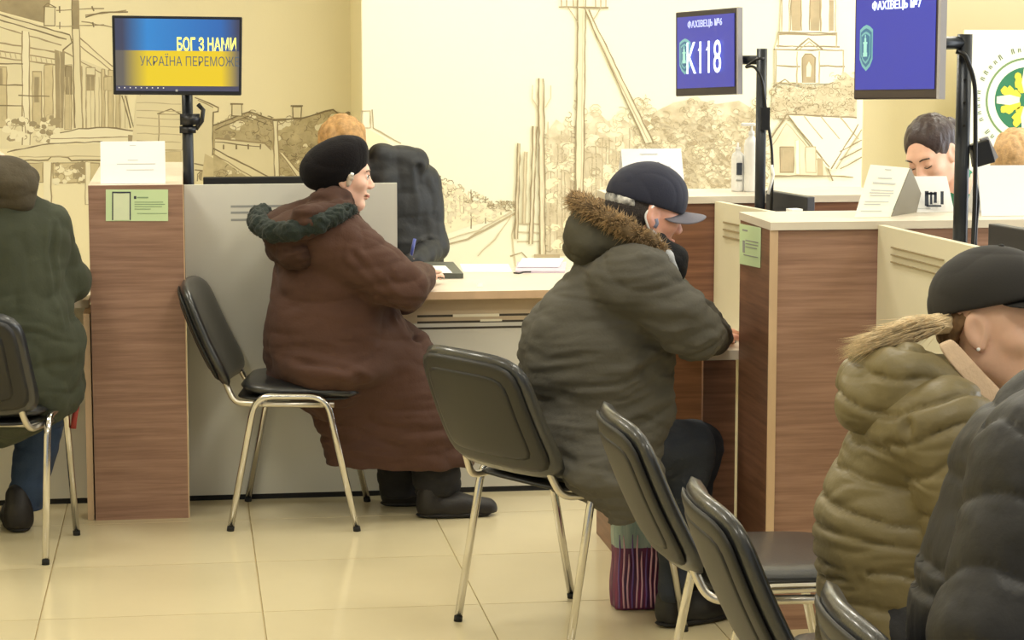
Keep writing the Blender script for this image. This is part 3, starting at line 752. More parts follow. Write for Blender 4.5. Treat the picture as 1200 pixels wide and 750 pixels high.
for p_ in fr: p_[2] += zoff_ 
fr[1][2] = fr[0][2]
sheet('front_leaf', fr, M_papercream, T3, .0016)
printed(T3, fr, [(.4, .56, .93, .01), (.30, .66, .76, .012), (.2, .8, .66, .014), (.22, .82, .52, .008), (.2, .84, .47, .008), (.24, .78, .42, .008), (.15, .8, .30, .008), (.15, .6, .25, .008), (.12, .7, .12, .008)], M_print2, off=.0022)
bk = [fr[1] + np.array([.012, .03, 0]), at(1087, 251, 6.52), fr[2] + np.array([.004, .004, 0]), fr[2] + np.array([0, .003, 0])]
bk[1][2] = TOP + .0008; bk[0][2] = TOP + .0008
sheet('easel_leaf', bk, mat('easel_shade_grey', (140, 133, 116), rough=.7), T3, .0016)  # cream card like the front leaf, its shade put into the grey colour
T4 = tent('tent_card', 1064, 208, 1118, 252, 6.46, .08, 'small white card with dark printed bars beside the large screen pole', skew=-.012,
     rows=[(.15, .5, .1, .008)])
fr4 = quadY(1072, 215, 1116, 250, 6.455)
mb = MB()
for u0, u1, v0, v1 in [(.26, .36, .25, .75), (.30, .55, .62, .70), (.40, .46, .3, .72), (.50, .58, .35, .72), (.68, .76, .3, .74), (.3, .7, .22, .28)]:
    q = [onp(fr4, u0, v0), onp(fr4, u1, v0), onp(fr4, u1, v1), onp(fr4, u0, v1)]
    mb.hexa([p + np.array([0, -.002 + .0 , 0]) for p in q], [p + np.array([0, -.0026, 0]) for p in q])
mb.build('printed_bars', M_darkprint, T4)
tent('tent_card', 1150, 196, 1222, 254, 6.30, .14, 'blank white folded card at the right edge of the ledge', skew=.01)

# small things on the ledge and desks
def bottle(x, y, zb, h, r, label, pump=True, m=None):
    T = thing('dispenser_bottle', (x, y, zb), label, 'bottle')
    MB().lathe([(r*.9, 0), (r, .006), (r, h*.68), (r*.85, h*.75), (r*.36, h*.80), (r*.36, h*.84)], (x, y, zb)).build('bottle_body', m or M_paper, T, True)
    MB().lathe([(r*.42, h*.82), (r*.42, h*.88), (r*.15, h*.885), (r*.15, h*.97)], (x, y, zb), 14).build('collar', M_paper, T, True)
    if pump: MB().box((x-.035, y-.008, zb+h*.955), (x+.012, y+.008, zb+h)).build('pump_head', M_paper, T, bevel=.003)
    return T
v = at(880, 214, 7.36); bottle(v[0], 7.36, TOP, .225, .024, 'tall white pump bottle beside the black screen pole')
v = at(866, 214, 7.36); T = bottle(v[0], 7.38, TOP, .165, .021, 'shorter white bottle with a dark label, left of the pump bottle', pump=False)
MB().box((v[0]-.009, 7.355, TOP+.055), (v[0]+.009, 7.3595, TOP+.095)).build('label_patch', M_darkprint, T)
MB().box((v[0]-.010, 7.3556, TOP+.035), (v[0]+.010, 7.3598, TOP+.040)).build('label_line', M_print, T)

def screenbox(name, c, depth, parent, bez, mb_, mscreen, bottom=1.0):
    """flat panel: c = [lower left, lower right, upper right, upper left] of the front"""
    c = [np.array(p, float) for p in c]; n = np.cross(c[1]-c[0], c[3]-c[0]); n /= np.linalg.norm(n)
    hx = np.linalg.norm(c[1]-c[0]); hz = np.linalg.norm(c[3]-c[0])
    MB().hexa([p - n*depth for p in c], c).build('housing', mb_, parent, bevel=.004)
    bx, bz = bez / hx, bez / hz
    s = [onp(c, bx, bz*bottom), onp(c, 1-bx, bz*bottom), onp(c, 1-bx, 1-bz), onp(c, bx, 1-bz)]
    s = [p + n*.0012 for p in s]
    sheet('screen', s, mscreen, parent, .0006)
    return s, n
# --- left screen
ML = thing('display_screen', (.03, 8.62, TOP), 'wide display on a black pole with blue and yellow picture and slogan', 'screen')
Ym = 8.58
c = quadY(132, 19, 284, 112, Ym)
c[0] = at(133, 111, Ym); c[3] = at(131, 18, Ym); c[2] = at(284, 20, Ym); c[1] = at(283, 112, Ym)
M_scr = mat('screen_dark', (62, 62, 84), rough=.3, emit=.55)
s, n = screenbox('m', c, .04, ML, .010, M_black, M_scr, bottom=1.5)
def grad_mat(name, cl, cr, cedge, x0, x1):
    m = bpy.data.materials.new(name); m.use_nodes = True; nt = m.node_tree; b = nt.nodes['Principled BSDF']
    g = nt.nodes.new('ShaderNodeNewGeometry'); sx = nt.nodes.new('ShaderNodeSeparateXYZ'); nt.links.new(g.outputs['Position'], sx.inputs[0])
    mr = nt.nodes.new('ShaderNodeMapRange'); mr.inputs['From Min'].default_value = x0; mr.inputs['From Max'].default_value = x1
    nt.links.new(sx.outputs[0], mr.inputs['Value']); r = nt.nodes.new('ShaderNodeValToRGB'); nt.links.new(mr.outputs[0], r.inputs[0])
    E = r.color_ramp.elements; E[0].position = 0; E[0].color = lin(cedge); E[1].position = 1; E[1].color = lin(cedge)
    for p_, cc in ((.06, cedge), (.26, cl), (.86, cr)): e = E.new(p_); e.color = lin(cc)
    b.inputs['Base Color'].default_value = (0.02, 0.02, 0.02, 1); b.inputs['Roughness'].default_value = .3
    nt.links.new(r.outputs[0], b.inputs['Emission Color']); b.inputs['Emission Strength'].default_value = 0.9
    return m
XL, XR = float(s[0][0]), float(s[1][0])
patch('blue_field', s, .0, .56, 1, 1, grad_mat('flag_blue', (40, 140, 215), (30, 105, 185), (55, 60, 90), XL, XR), ML, .001)
patch('yellow_field', s, .0, .07, 1, .56, grad_mat('flag_yellow', (248, 214, 22), (250, 212, 20), (105, 98, 90), XL, XR), ML, .001)
M_ty = mat('letter_yellow', (252, 244, 110), emit=.95); M_tn = mat('letter_slate', (74, 84, 96), emit=.5)
ex = s[1] - s[0]; ez = s[3] - s[0]
text('БОГ З НАМИ', .038, onp(s, .735, .655) + n*.003, M_ty, ML, ex, ez, width=.215, height=.05, bold=.0008)
text('УКРАЇНА ПЕРЕМОЖЕ', .036, onp(s, .60, .435) + n*.003, M_tn, ML, ex, ez, width=.36, height=.045)
mb = MB()
for k in range(9):
    q = onp(s, .02 + k*.045, .035); e_ = ex/np.linalg.norm(ex)*.004; z_ = ez/np.linalg.norm(ez)*.004
    mb.hexa([q, q+e_, q+e_+z_, q+z_], [p + n*.002 for p in (q, q+e_, q+e_+z_, q+z_)])
mb.build('taskbar_icons', M_paper, ML)
lg = at(207, 106, Ym); MB().box((lg[0]-.004, Ym-.0035, lg[2]-.004), (lg[0]+.004, Ym-.001, lg[2]+.004)).build('badge', M_bezelgrey, ML)
pl = at(220, 150, 8.66)
MB().tube([(pl[0], 8.66, .76), (pl[0], 8.66, 1.56)], .0205, 16).build('pole', M_pole, ML, True)
MB().box((pl[0]-.05, 8.622, 1.50), (pl[0]+.05, 8.64, 1.60)).build('mount_plate', M_black, ML, bevel=.003)
MB().lathe([(.03, 0), (.03, .012), (.026, .016), (.026, .03)], (pl[0], 8.66, .75), 28).build('pole_base', M_pole, ML, True)
cl = MB(); cl.box((pl[0]-.028, 8.625, 1.335), (pl[0]+.045, 8.69, 1.375)); cl.tube([(pl[0]+.03, 8.64, 1.32), (pl[0]+.052, 8.63, 1.35), (pl[0]+.058, 8.63, 1.39), (pl[0]+.04, 8.64, 1.41)], .009, 8)
cl.box((pl[0]-.03, 8.63, 1.305), (pl[0]+.03, 8.69, 1.33)); cl.build('clamp', M_black, ML, True)
d3 = thing('staff_table', (.3, 8.75, 0), 'pale staff table behind the tall white counter front', 'table')
MB().box((-.005, 8.28, .722), (.745, 8.98, .75)).build('table_top', M_ledge, d3)
MB().box((.0, 8.3, 0), (.02, 8.96, .72)).build('side_panel', M_white, d3); MB().box((.72, 8.3, 0), (.74, 8.96, .72)).build('side_panel', M_white, d3)
# staff monitor peeping over the tall panel
sm = thing('monitor', (.3, 8.45, .75), 'black monitor whose top edge shows above the tall white panel', 'monitor')
a = at(238, 208, 8.45)[0]; b = at(372, 208, 8.45)[0]; zt = at(300, 207, 8.45)[2]
MB().box((a, 8.44, zt-.33), (b, 8.475, zt)).build('housing', M_black, sm, bevel=.004)
MB().box(((a+b)/2-.03, 8.476, .77), ((a+b)/2+.03, 8.50, zt-.12)).build('stand', M_black, sm); MB().box(((a+b)/2-.12, 8.40, .75), ((a+b)/2+.12, 8.56, .768)).build('stand_foot', M_black, sm)

# --- blue queue screens
def crest(parent, c, u, v, w_, h_, off):
    M_c = mat('crest_teal', (112, 168, 176), emit=.45, rough=.4); M_c2 = mat('crest_inner', (62, 110, 150), emit=.35, rough=.4); M_c3 = mat('crest_tower', (150, 205, 200), emit=.5, rough=.4)
    def shape(k): return [(-.5*k, .42*k), (-.25*k, .5*k), (0, .54*k), (.25*k, .5*k), (.5*k, .42*k), (.5*k, -.28*k), (.3*k, -.45*k), (0, -.56*k), (-.3*k, -.45*k), (-.5*k, -.28*k)]
    nn = np.cross(c[1]-c[0], c[3]-c[0]); nn /= np.linalg.norm(nn)
    for i, (k, mm) in enumerate(((1, M_c), (.84, M_c2), (.70, M_c), (.60, M_c2))):
        P = [onp(c, u + x*w_, v + y*h_) + nn*(off + i*.0007) for x, y in shape(k)]
        MB().add(P, [tuple(range(len(P)))]).build('crest_layer', mm, parent)
    o4 = off + .0035
    mb = MB()
    for x0, y0, x1, y1 in [(-.16, -.22, .16, -.12), (-.12, -.12, .12, .08), (-.16, .08, .16, .13), (-.07, .13, .07, .22), (-.03, .22, .03, .3)]:
        q = [onp(c, u + x*w_, v + y*h_) for x, y in ((x0, y0), (x1, y0), (x1, y1), (x0, y1))]
        mb.hexa([p + nn*(o4-.0004) for p in q], [p + nn*o4 for p in q])
    mb.build('crest_tower', M_c3, parent)
M_blue = mat('screen_blue', (46, 52, 150), rough=.3, emit=.75)
M_txt = mat('letter_white', (226, 238, 250), emit=.95); M_txt2 = mat('letter_pale', (176, 184, 220), emit=.8)
def depth_pt(px, py, z): 
    d = FWD*CAM_F + RGT*(px-600) - UPV*(py-375); return EYE + d*(z/CAM_F)
K = thing('queue_screen', (1.77, 7.02, .75), 'blue queue screen reading K118 on a black pole, the farther of the two', 'screen')
c = [depth_pt(791.5, 113, 7.62), depth_pt(864, 110.5, 7.17), depth_pt(864, 8.5, 7.17), depth_pt(791.5, 14.5, 7.62)]
s, n = screenbox('k', c, .012, K, .018, mat('screen_frame_dark', (40, 36, 52), rough=.35), M_blue, bottom=1.4)
MB().hexa([c[1] - n*.014, c[1] + n*.002, c[1] + n*.002 + (c[1]-c[0])*.02, c[1] - n*.014 + (c[1]-c[0])*.02],
          [c[2] - n*.014, c[2] + n*.002, c[2] + n*.002 + (c[1]-c[0])*.02, c[2] - n*.014 + (c[1]-c[0])*.02]).build('side_bezel', M_bezelgrey, K)
ex = s[1]-s[0]; ez = s[3]-s[0]; W_ = np.linalg.norm(ex)
crest(K, s, .145, .45, .2, .46, .0008)
text('K118', .12, onp(s, .50, .42) + n*.0065, M_txt, K, ex, ez, width=W_*.60, height=.105)
for dx_ in (-.04, .10):   # flags of the two ones
    b0 = onp(s, .50 + dx_, .585) + n*.0062; e_ = ex/W_; z_ = ez/np.linalg.norm(ez)
    MB().tube([b0, b0 - e_*.020 - z_*.016], .0022, 5).build('numeral_flag', M_txt, K)
text('ФАХІВЕЦЬ №6', .03, onp(s, .50, .885) + n*.002, M_txt2, K, ex, ez, width=W_*.60, bold=.0004)
pt = at(893, 57, 6.98); px_ = pt[0]
MB().tube([(px_, 6.98, .76), (px_, 6.98, pt[2])], .0165, 14).build('pole', M_pole, K, True)
MB().lathe([(.045, 0), (.045, .012), (.03, .016), (.03, .03)], (px_, 6.98, .75), 28).build('pole_base', M_pole, K, True)
mid = (c[1]+c[2])/2*.35 + (c[0]+c[3])/2*.65 - n*.03; mid[2] = pt[2]-.04
MB().tube([(px_, 6.98, pt[2]-.035), tuple(mid)], .014, 8).build('arm', M_pole, K, True)
MB().tube([(px_+.003, 6.962, pt[2]-.03), (px_-.02, 6.96, pt[2]-.03), (px_-.055, 6.99, pt[2]-.06), (px_-.03, 6.96, pt[2]-.05), (px_-.005, 6.955, pt[2]-.09), (px_+.012, 6.96, pt[2]-.2), (px_+.03, 6.96, 1.33), (px_+.035, 6.96, 1.24), (px_+.03, 6.97, 1.05)], .0045, 6, .03).build('cable', M_black, K, True)
MB().box((px_-.006, 6.955, pt[2]-.25), (px_+.022, 6.965, pt[2]-.18)).build('cable_box', M_black, K)
v = at(905, 205, 6.93); MB().tube([(v[0], 6.94, v[2]+.03), (v[0]+.006, 6.94, v[2]), (v[0]-.01, 6.94, v[2]-.06)], .005, 6).build('white_cable', M_paper, K, True)

R = thing('queue_screen', (1.98, 5.7, .75), 'large blue specialist screen on a black pole at the top right', 'screen')
c = [depth_pt(1000, 116.5, 6.15), depth_pt(1098, 116, 5.78), depth_pt(1101, -14, 5.78), depth_pt(1002, -6, 6.15)]
s, n = screenbox('r', c, .014, R, .011, mat('screen_frame_brown', (62, 52, 54), rough=.35), M_blue, bottom=2.3)
MB().hexa([c[1] - n*.016, c[1] + n*.002, c[1] + n*.002 + (c[1]-c[0])*.03, c[1] - n*.016 + (c[1]-c[0])*.03],
          [c[2] - n*.016, c[2] + n*.002, c[2] + n*.002 + (c[1]-c[0])*.03, c[2] - n*.016 + (c[1]-c[0])*.03]).build('side_bezel', M_bezelgrey, R)
ex = s[1]-s[0]; ez = s[3]-s[0]; W_ = np.linalg.norm(ex)
crest(R, s, .14, .46, .17, .46, .0008)
text('ФАХІВЕЦЬ №7', .03, onp(s, .52, .90) + n*.002, M_txt, R, ex, ez, width=W_*.62, bold=.0005)
PY = 5.85; pt = at(1131, 40, PY); px_ = pt[0]
MB().tube([(px_, PY, .76), (px_, PY, pt[2])], .0195, 16).build('pole', M_pole, R, True)
MB().lathe([(.045, 0), (.045, .012), (.03, .016), (.03, .03)], (px_, PY, .75), 28).build('pole_base', M_pole, R, True)
mid = (c[1]+c[2])/2*.5 + (c[0]+c[3])/2*.5 - n*.034; mid[2] = pt[2]-.025
MB().tube([(px_, PY, pt[2]-.022), tuple(mid)], .017, 8).build('arm', M_pole, R, True)
MB().tube([(px_-.03, PY-.02, pt[2]-.045), (px_-.01, PY-.03, pt[2]-.05), (px_+.02, PY-.03, pt[2]-.12), (px_+.024, PY-.03, 1.45), (px_+.028, PY-.03, 1.25), (px_+.022, PY-.02, .753)], .006, 8, .06).build('cable', M_black, R, True)
MB().tube([(px_+.03, PY-.02, 1.30), (px_+.042, PY-.02, 1.25), (px_+.036, PY-.02, 1.17), (px_+.04, PY-.02, .753)], .004, 6, .03).build('cable', M_black, R, True)
for z in (1.56, 1.50, 1.44): MB().tube([(px_-.004, PY-.022, z), (px_-.004, PY-.018, z)], .0035, 8).build('hole', M_rubber, R)
# phone-like terminal clipped on the pole
hb = MB(); q = [at(1139, 170, PY-.02), at(1159, 163, PY-.02), at(1167, 190, PY-.02), at(1143, 197, PY-.02)]
hb.hexa([p + np.array([0, .0, 0]) for p in q[::-1]], [p + np.array([.0, .03, 0]) for p in q[::-1]]); hb.build('clip_box', M_black, R, bevel=.003)
q = [at(1150, 163, PY-.005), at(1158, 160, PY-.005), at(1170, 184, PY-.005), at(1164, 190, PY-.005)]
MB().hexa(q[::-1], [p + np.array([0, .02, 0]) for p in q[::-1]]).build('clip_plate', M_bezelgrey, R)

# dark monitors behind the dividers
def slabmon(x0p, y0p, x1p, y1p, Y0, Y1, hgt, label, zfoot=.75):
    a = at(x0p, y0p, Y0); b = at(x1p, y1p, Y1); T = thing('monitor', (float(a[0]+b[0])/2, (Y0+Y1)/2, zfoot), label, 'monitor')
    d = np.array([b[0]-a[0], b[1]-a[1]]); nn = np.array([-d[1], d[0]]); nn = nn/np.linalg.norm(nn)*.03
    top = [a, b, b + np.array([nn[0], nn[1], 0]), a + np.array([nn[0], nn[1], 0])]
    MB().hexa([p - np.array([0, 0, hgt]) for p in top], top).build('housing', mat('monitor_grey', (52, 52, 56), rough=.4), T, bevel=.003)
    m_ = (a + b)/2 + np.array([nn[0]*1.6, nn[1]*1.6, 0])
    MB().tube([(m_[0], m_[1], zfoot+.01), (m_[0], m_[1], a[2]-.1)], .015, 8).build('stand', M_black, T)
    MB().box((m_[0]-.1, m_[1]-.08, zfoot), (m_[0]+.1, m_[1]+.08, zfoot+.012)).build('stand_foot', M_black, T)
slabmon(897, 223, 946, 231, 7.05, 6.85, .3, 'dark monitor behind the cream divider, next to the farther queue screen')
slabmon(1158, 262, 1230, 274, 5.5, 5.2, .34, 'dark monitor at the right edge below the blank white card')

# papers on the lady's desk
fo = thing('document_folder', (1.0, 8.4, .75), 'dark folder with a white sheet on it beside the brown sleeve', 'folder')
def flat(x0, y0, x1, y1, z, m, name, parent, t=.004, sk=0):
    a, b, c_, d = [np.array(Zp(x, y, z)) for x, y in ((x0, y1), (x1, y1), (x1+sk, y0), (x0+sk, y0))]
    return MB().hexa([a, b, c_, d], [p + np.array([0, 0, t]) for p in (a, b, c_, d)]).build(name, m, parent)
def Zp(px, py, z):
    d = FWD*CAM_F + RGT*(px-600) - UPV*(py-375); return EYE + d*((z-CAM_H)/d[2])
M_folder = mat('folder_dark', (84, 86, 78), rough=.5)
flat(490, 312, 543, 326, .752, M_folder, 'folder_cover', fo, .018, sk=-12)
flat(494, 312, 530, 320, .772, M_paper, 'top_sheet', fo, .002, sk=-8)
MB().box((1.045, 8.30, .7525), (1.065, 8.305, .766)).build('white_tab', M_paper, fo)
ps = flat(543, 310, 600, 319, .7505, M_paper, 'paper_sheet', None, .002, sk=-4); tag(ps, 'loose white sheet on the pale desk right of the dark folder', 'paper')
ps = flat(604, 309, 662, 320, .7505, mat('lilac_paper', (206, 190, 206), rough=.7), 'paper_stack', None, .008, sk=2); tag(ps, 'lilac document pile on the desk left of the man\'s fur hood', 'paper')
ps2 = flat(606, 303, 655, 313, .7605, M_paper, 'paper_sheet', None, .002, sk=6); tag(ps2, 'white sheet lying on top of the lilac pile', 'paper')
v = Zp(608, 320, .756)
gl = MB().tube([(v[0]-.02, v[1], .757), (v[0]+.0, v[1]-.02, .757), (v[0]+.02, v[1]+.01, .759), (v[0]+.05, v[1]+.03, .757)], .0035, 6, .01).build('spectacles', M_shell, None, True)
gl.location.z -= 0.0; tag(gl, 'small dark pair of spectacles left of the lilac papers', 'spectacles')
q = Zp(851, 401, .752)
fd = MB().hexa([Zp(838, 402, .7505), Zp(862, 402, .7505), Zp(862, 392, .7505), Zp(836, 392, .7505)], [Zp(838, 398, .7605), Zp(862, 398, .7605), Zp(862, 390, .7605), Zp(836, 390, .7605)]).build('document_folder', mat('slate_plastic', (112, 116, 124), rough=.4)); tag(fd, 'small slate-grey folder at the man\'s elbow on the desk', 'folder')

# white board with the round emblem
bd = thing('emblem_board', (3.8, 10.6, 0), 'tall white banner with a round green and gold emblem at the right', 'banner')
x0 = at(1130, 35, 10.6)[0]; z1 = at(1130, 35, 10.6)[2]
MB().box((x0, 10.6, .05), (x0 + 1.2, 10.62, z1)).build('banner_panel', mat('banner_cream', (250, 250, 226), rough=.6), bd)
MB().box((x0 + .1, 10.5, 0), (x0 + .2, 10.75, .05)).build('foot', M_pole, bd); MB().box((x0 + 1.0, 10.5, 0), (x0 + 1.1, 10.75, .05)).build('foot', M_pole, bd)
cc = at(1203, 117, 10.59); cx_, cz_ = cc[0], cc[2]; sc_ = scale_at(10.6, 3.8)
def disc(r, m, off, name, n=48, r2=None):
    vs = [(cx_ + r/sc_*math.cos(2*PI*k/n), 10.6-off, cz_ + r/sc_*math.sin(2*PI*k/n)) for k in range(n)]
    return MB().add(vs, [tuple(range(n))]).build(name, m, bd)
disc(49, mat('emblem_ring', (120, 150, 100), rough=.6), .001, 'ring'); disc(46.5, mat('banner_cream', (250, 250, 226)), .0016, 'ring_field'); disc(38, mat('emblem_green', (44, 120, 84), rough=.6), .0022, 'disc')
M_gold = mat('emblem_gold', (228, 214, 60), rough=.5); M_cr = mat('emblem_cream', (246, 248, 214), rough=.5)
for k in range(8):
    a_ = k*PI/4 + .39
    mb = MB()
    for rr, ss in ((14, 7), (22, 8), (29, 5)):
        x, z = cx_ + rr/sc_*math.cos(a_), cz_ + rr/sc_*math.sin(a_); vs = [(x + ss/sc_*random.uniform(.7, 1.1)*math.cos(t), 10.5965 - .0003*rr/10, z + ss/sc_*random.uniform(.7, 1.1)*math.sin(t)) for t in np.linspace(0, 2*PI, 9)[:-1]]
        mb.add(vs, [tuple(range(8))])
    mb.build('petal', M_gold, bd)
for k in range(4):
    a_ = k*PI/2; mb = MB(); d_ = np.array([math.cos(a_), math.sin(a_)]); e_ = np.array([-d_[1], d_[0]])
    P = [d_*36+e_*4, d_*20+e_*6, d_*8+e_*3, d_*8-e_*3, d_*20-e_*6, d_*36-e_*4]
    mb.add([(cx_+p[0]/sc_, 10.5945, cz_+p[1]/sc_) for p in P], [tuple(range(6))]).build('ray', M_cr, bd)
mb = MB()
for k in range(26):
    a_ = PI*.42 + k*PI*1.15/26
    if k % 6 == 5: continue
    r1, r2_ = 56/sc_, random.uniform(60, 63)/sc_
    for da in (-.025, .022):
        mb.tube([(cx_+r1*math.cos(a_+da), 10.598, cz_+r1*math.sin(a_+da)), (cx_+r2_*math.cos(a_+da*.6), 10.598, cz_+r2_*math.sin(a_+da*.6))], .0022, 4)
mb.build('circular_lettering', mat('emblem_letters', (96, 120, 96), rough=.7), bd)
LAST_SHOE = [None]
# ------------------------------------------------------------------ visitor chairs
def make_chair(label):
    T = thing('visitor_chair', (0, 0, 0), label, 'chair', 'black visitor chairs on chrome frames')
    for s in (-1, 1):
        y = .245 * s
        MB().tube([(-.215, y, .006), (-.125, y*.985, .462), (.115, y*.985, .462), (.215, y, .006)], .0115, 12, .06).build('side_frame', M_chrome, T, True); sf = LAST[0]
        for x in (-.215, .215): MB().tube([(x, y, 0), (x*.99, y, .016)], .0125, 12).build('foot_cap', M_rubber, sf, True)
        yb = .185 * s
        MB().tube([(.14, y*.96, .432), (-.12, yb*1.18, .432), (-.200, yb*1.08, .432), (-.228, yb, .49), (-.262, yb*.95, .58)], .0105, 10, .07).build('back_support', M_chrome_s, T, True)
    for x in (-.11, .10): MB().tube([(x, -.24, .433), (x, .24, .433)], .009, 8).build('cross_bar', M_chrome_s, T, True)
    def seatf(u, v, d): return (u + .005, v, .462 + d - .018*math.cos(min(1, abs(v)/.22)*PI/2)*0 + .016*(u/.22)**3 - .012*(1 - (v/.23)**2)*0)
    cushion('seat_pan', .41, .43, .018, lambda u, v, d: (u + .005, v, .446 + d), M_shell, T, p=5)
    cushion('seat', .42, .455, .052, lambda u, v, d: (u + .020, v, .474 + d + (.010*(u/.21)**2 if u < 0 else -.014*(u/.21)**2)), M_leather, T, p=4.5, prof=5)
    H = .37
    def backf(u, v, d, off=0.0):
        # u across, v up; tapers a little, hollow for the back, reclined
        t = (v + H/2) / H; w = u * (1.0 - .10*t)
        bow = -.040 * (1 - (w/.24)**2)
        x = -.208 - .145*t - .010*math.sin(t*PI) + bow + d*.93 + off; z = .485 + .345*t + d*.36 - .012*(w/.24)**2*t
        return (x, w, z)
    cushion('backrest', .50, H+.01, .052, lambda u, v, d: backf(u, v, d, .004), M_leather, T, p=6.0, prof=5)
    bs_ = cushion('back_shell', .455, H-.035, .016, lambda u, v, d: backf(u, v, d, -.020), M_shell, T, p=7, prof=12)
    cushion('shell_panel', .37, H-.11, .008, lambda u, v, d: backf(u, v - .004, d, -.028), M_shell, bs_, p=8, prof=12)
    return T
chair_specs = [
    ((.376, 7.928), -8.5, 'black visitor chair under the woman in the brown coat'),
    ((-.666, 7.56), 79.5, 'black visitor chair under the person in the green parka, cut by the left edge'),
    ((1.062, 6.325), 31, 'black visitor chair seen from behind, under the man in the navy cap'),
    ((1.335, 5.10), 0, 'empty black visitor chair right of the striped bag, its grey seat in view'),
    ((1.335, 4.17), -2, 'black visitor chair in front of the woman in the olive puffer jacket, under her'),
    ((1.36, 3.30), -3, 'nearest visitor chair, only the top of its grey backrest in view at the bottom edge'),
]
ch0 = make_chair(chair_specs[0][2])
CH = []
for i, ((x, y), a, lab) in enumerate(chair_specs):
    o = ch0 if i == 0 else copy_tree(ch0)
    o.location = (x, y, 0); o.rotation_euler = (0, 0, math.radians(a)); o['label'] = lab
    CH.append(o)

# ------------------------------------------------------------------ people
M_skin = mat('skin_pale', (238, 192, 168), rough=.5, var=.05, vscale=30, sss=.15, bump=.06, bscale=180)
M_skin2 = mat('skin_light', (234, 190, 164), rough=.5, var=.04, vscale=20, sss=.15, bump=.05, bscale=220)
M_skin3 = mat('skin_rosy', (236, 176, 154), rough=.5, var=.08, vscale=30, sss=.15, bump=.08, bscale=160)
M_lip = mat('lips', (184, 106, 96), rough=.45)
M_eye = mat('eye_white', (232, 228, 222), rough=.2); M_iris = mat('iris', (62, 50, 40), rough=.2)
class Head:
    """head frame: x forward, y to the person's left, z up; size 1 = 0.23 m from chin to crown"""
    def __init__(s, c, yaw=0, pitch=0, roll=0, k=1.0): s.c = np.array(c, float); s.R = rotm(math.radians(yaw), math.radians(pitch), math.radians(roll)); s.k = k
    def p(s, x, y, z): return s.c + s.R @ (np.array([x, y, z]) * s.k)
    def e(s, c, r, yaw=0, pitch=0, roll=0, **o): return ('e', s.p(*c), [v*s.k for v in r], s.R @ rotm(math.radians(yaw), math.radians(pitch), math.radians(roll)), o)
    def l(s, a, ra, b, rb, **o): return ('c', s.p(*a), ra*s.k, s.p(*b), rb*s.k, o)
    def prims(s):
        L = [s.e((-.014, 0, .028), (.096, .074, .086), k=.03), s.e((.026, 0, -.022), (.062, .056, .082), k=.03),
             s.l((-.004, .030, -.055), .036, (.052, .008, -.095), .020, k=.025), s.l((-.004, -.030, -.055), .036, (.052, -.008, -.095), .020, k=.025),
             s.e((.062, 0, -.096), (.020, .021, .016), k=.015), s.e((.070, 0, .028), (.018, .046, .014), k=.018),
             s.l((.082, 0, .012), .0075, (.103, 0, -.026), .0105, k=.012), s.e((.096, .011, -.031), (.010, .007, .008), k=.006), s.e((.096, -.011, -.031), (.010, .007, .008), k=.006)]
        for q in (1, -1):
            L += [s.e((.056, .038*q, -.018), (.024, .020, .020), k=.02), s.e((.088, .031*q, .006), (.013, .017, .011), k=.012, sub=True),
                  s.e((.074, .031*q, .004), (.0125, .0145, .0125), k=.003)]
            L += [s.e((-.006, .075*q, -.004), (.021, .008, .033), yaw=-18*q, pitch=12, k=.006), s.e((-.002, .083*q, .0), (.011, .006, .019), yaw=-18*q, pitch=12, k=.004, sub=True),
                  s.e((.002, .073*q, -.030), (.009, .006, .009), k=.006)]
        L += [s.e((.089, 0, -.058), (.009, .021, .0055), k=.006), s.e((.086, 0, -.069), (.009, .017, .0062), k=.006), s.e((.085, 0, -.0635), (.016, .019, .0016), k=.003, sub=True)]
        return L
    def zone(s, r=.004): return (s.c - .14*s.k, s.c + .14*s.k, r)
    def eyes(s, parent, closed=False, m=None):
        for q in (1, -1):
            mb = MB()
            if not closed:
                sculpt('eye', [s.e((.0765, .031*q, .004), (.0118, .0122, .0118))], .0022, M_eye, parent, smooth_it=0); ey_ = LAST[0]
                sculpt('iris', [s.e((.0862, .031*q, .0035), (.0032, .0055, .0055))], .0014, M_iris, ey_, smooth_it=0)
            pts = [s.p(.088, (.031-.013)*q, .010), s.p(.0905, .031*q, .0135), s.p(.083, (.031+.015)*q, .006)]
            if closed: pts = [s.p(.086, (.031-.012)*q, -.003), s.p(.0885, .031*q, -.006), s.p(.080, (.031+.015)*q, -.001)]
            mb.tube(pts, .0018*s.k, 6, .01); mb.build('eyelashes', M_iris, parent, True)
            MB().tube([s.p(.090, .014*q, .024), s.p(.091, .030*q, .031), s.p(.078, .048*q, .026)], [.0022*s.k]*9 if 0 else .0026*s.k, 6, .012).build('eyebrow', m or M_iris, parent, True)
        cushion('lips', .036*s.k, .011*s.k, .006*s.k, lambda u, v, d: s.p((.0945 - (abs(u)/s.k/.018)**2*.010 + d/s.k), u/s.k, -.0635 + v/s.k*(1 - .6*(abs(u)/s.k/.018)**2)), M_lip, parent, p=2, nr=5, na=24)
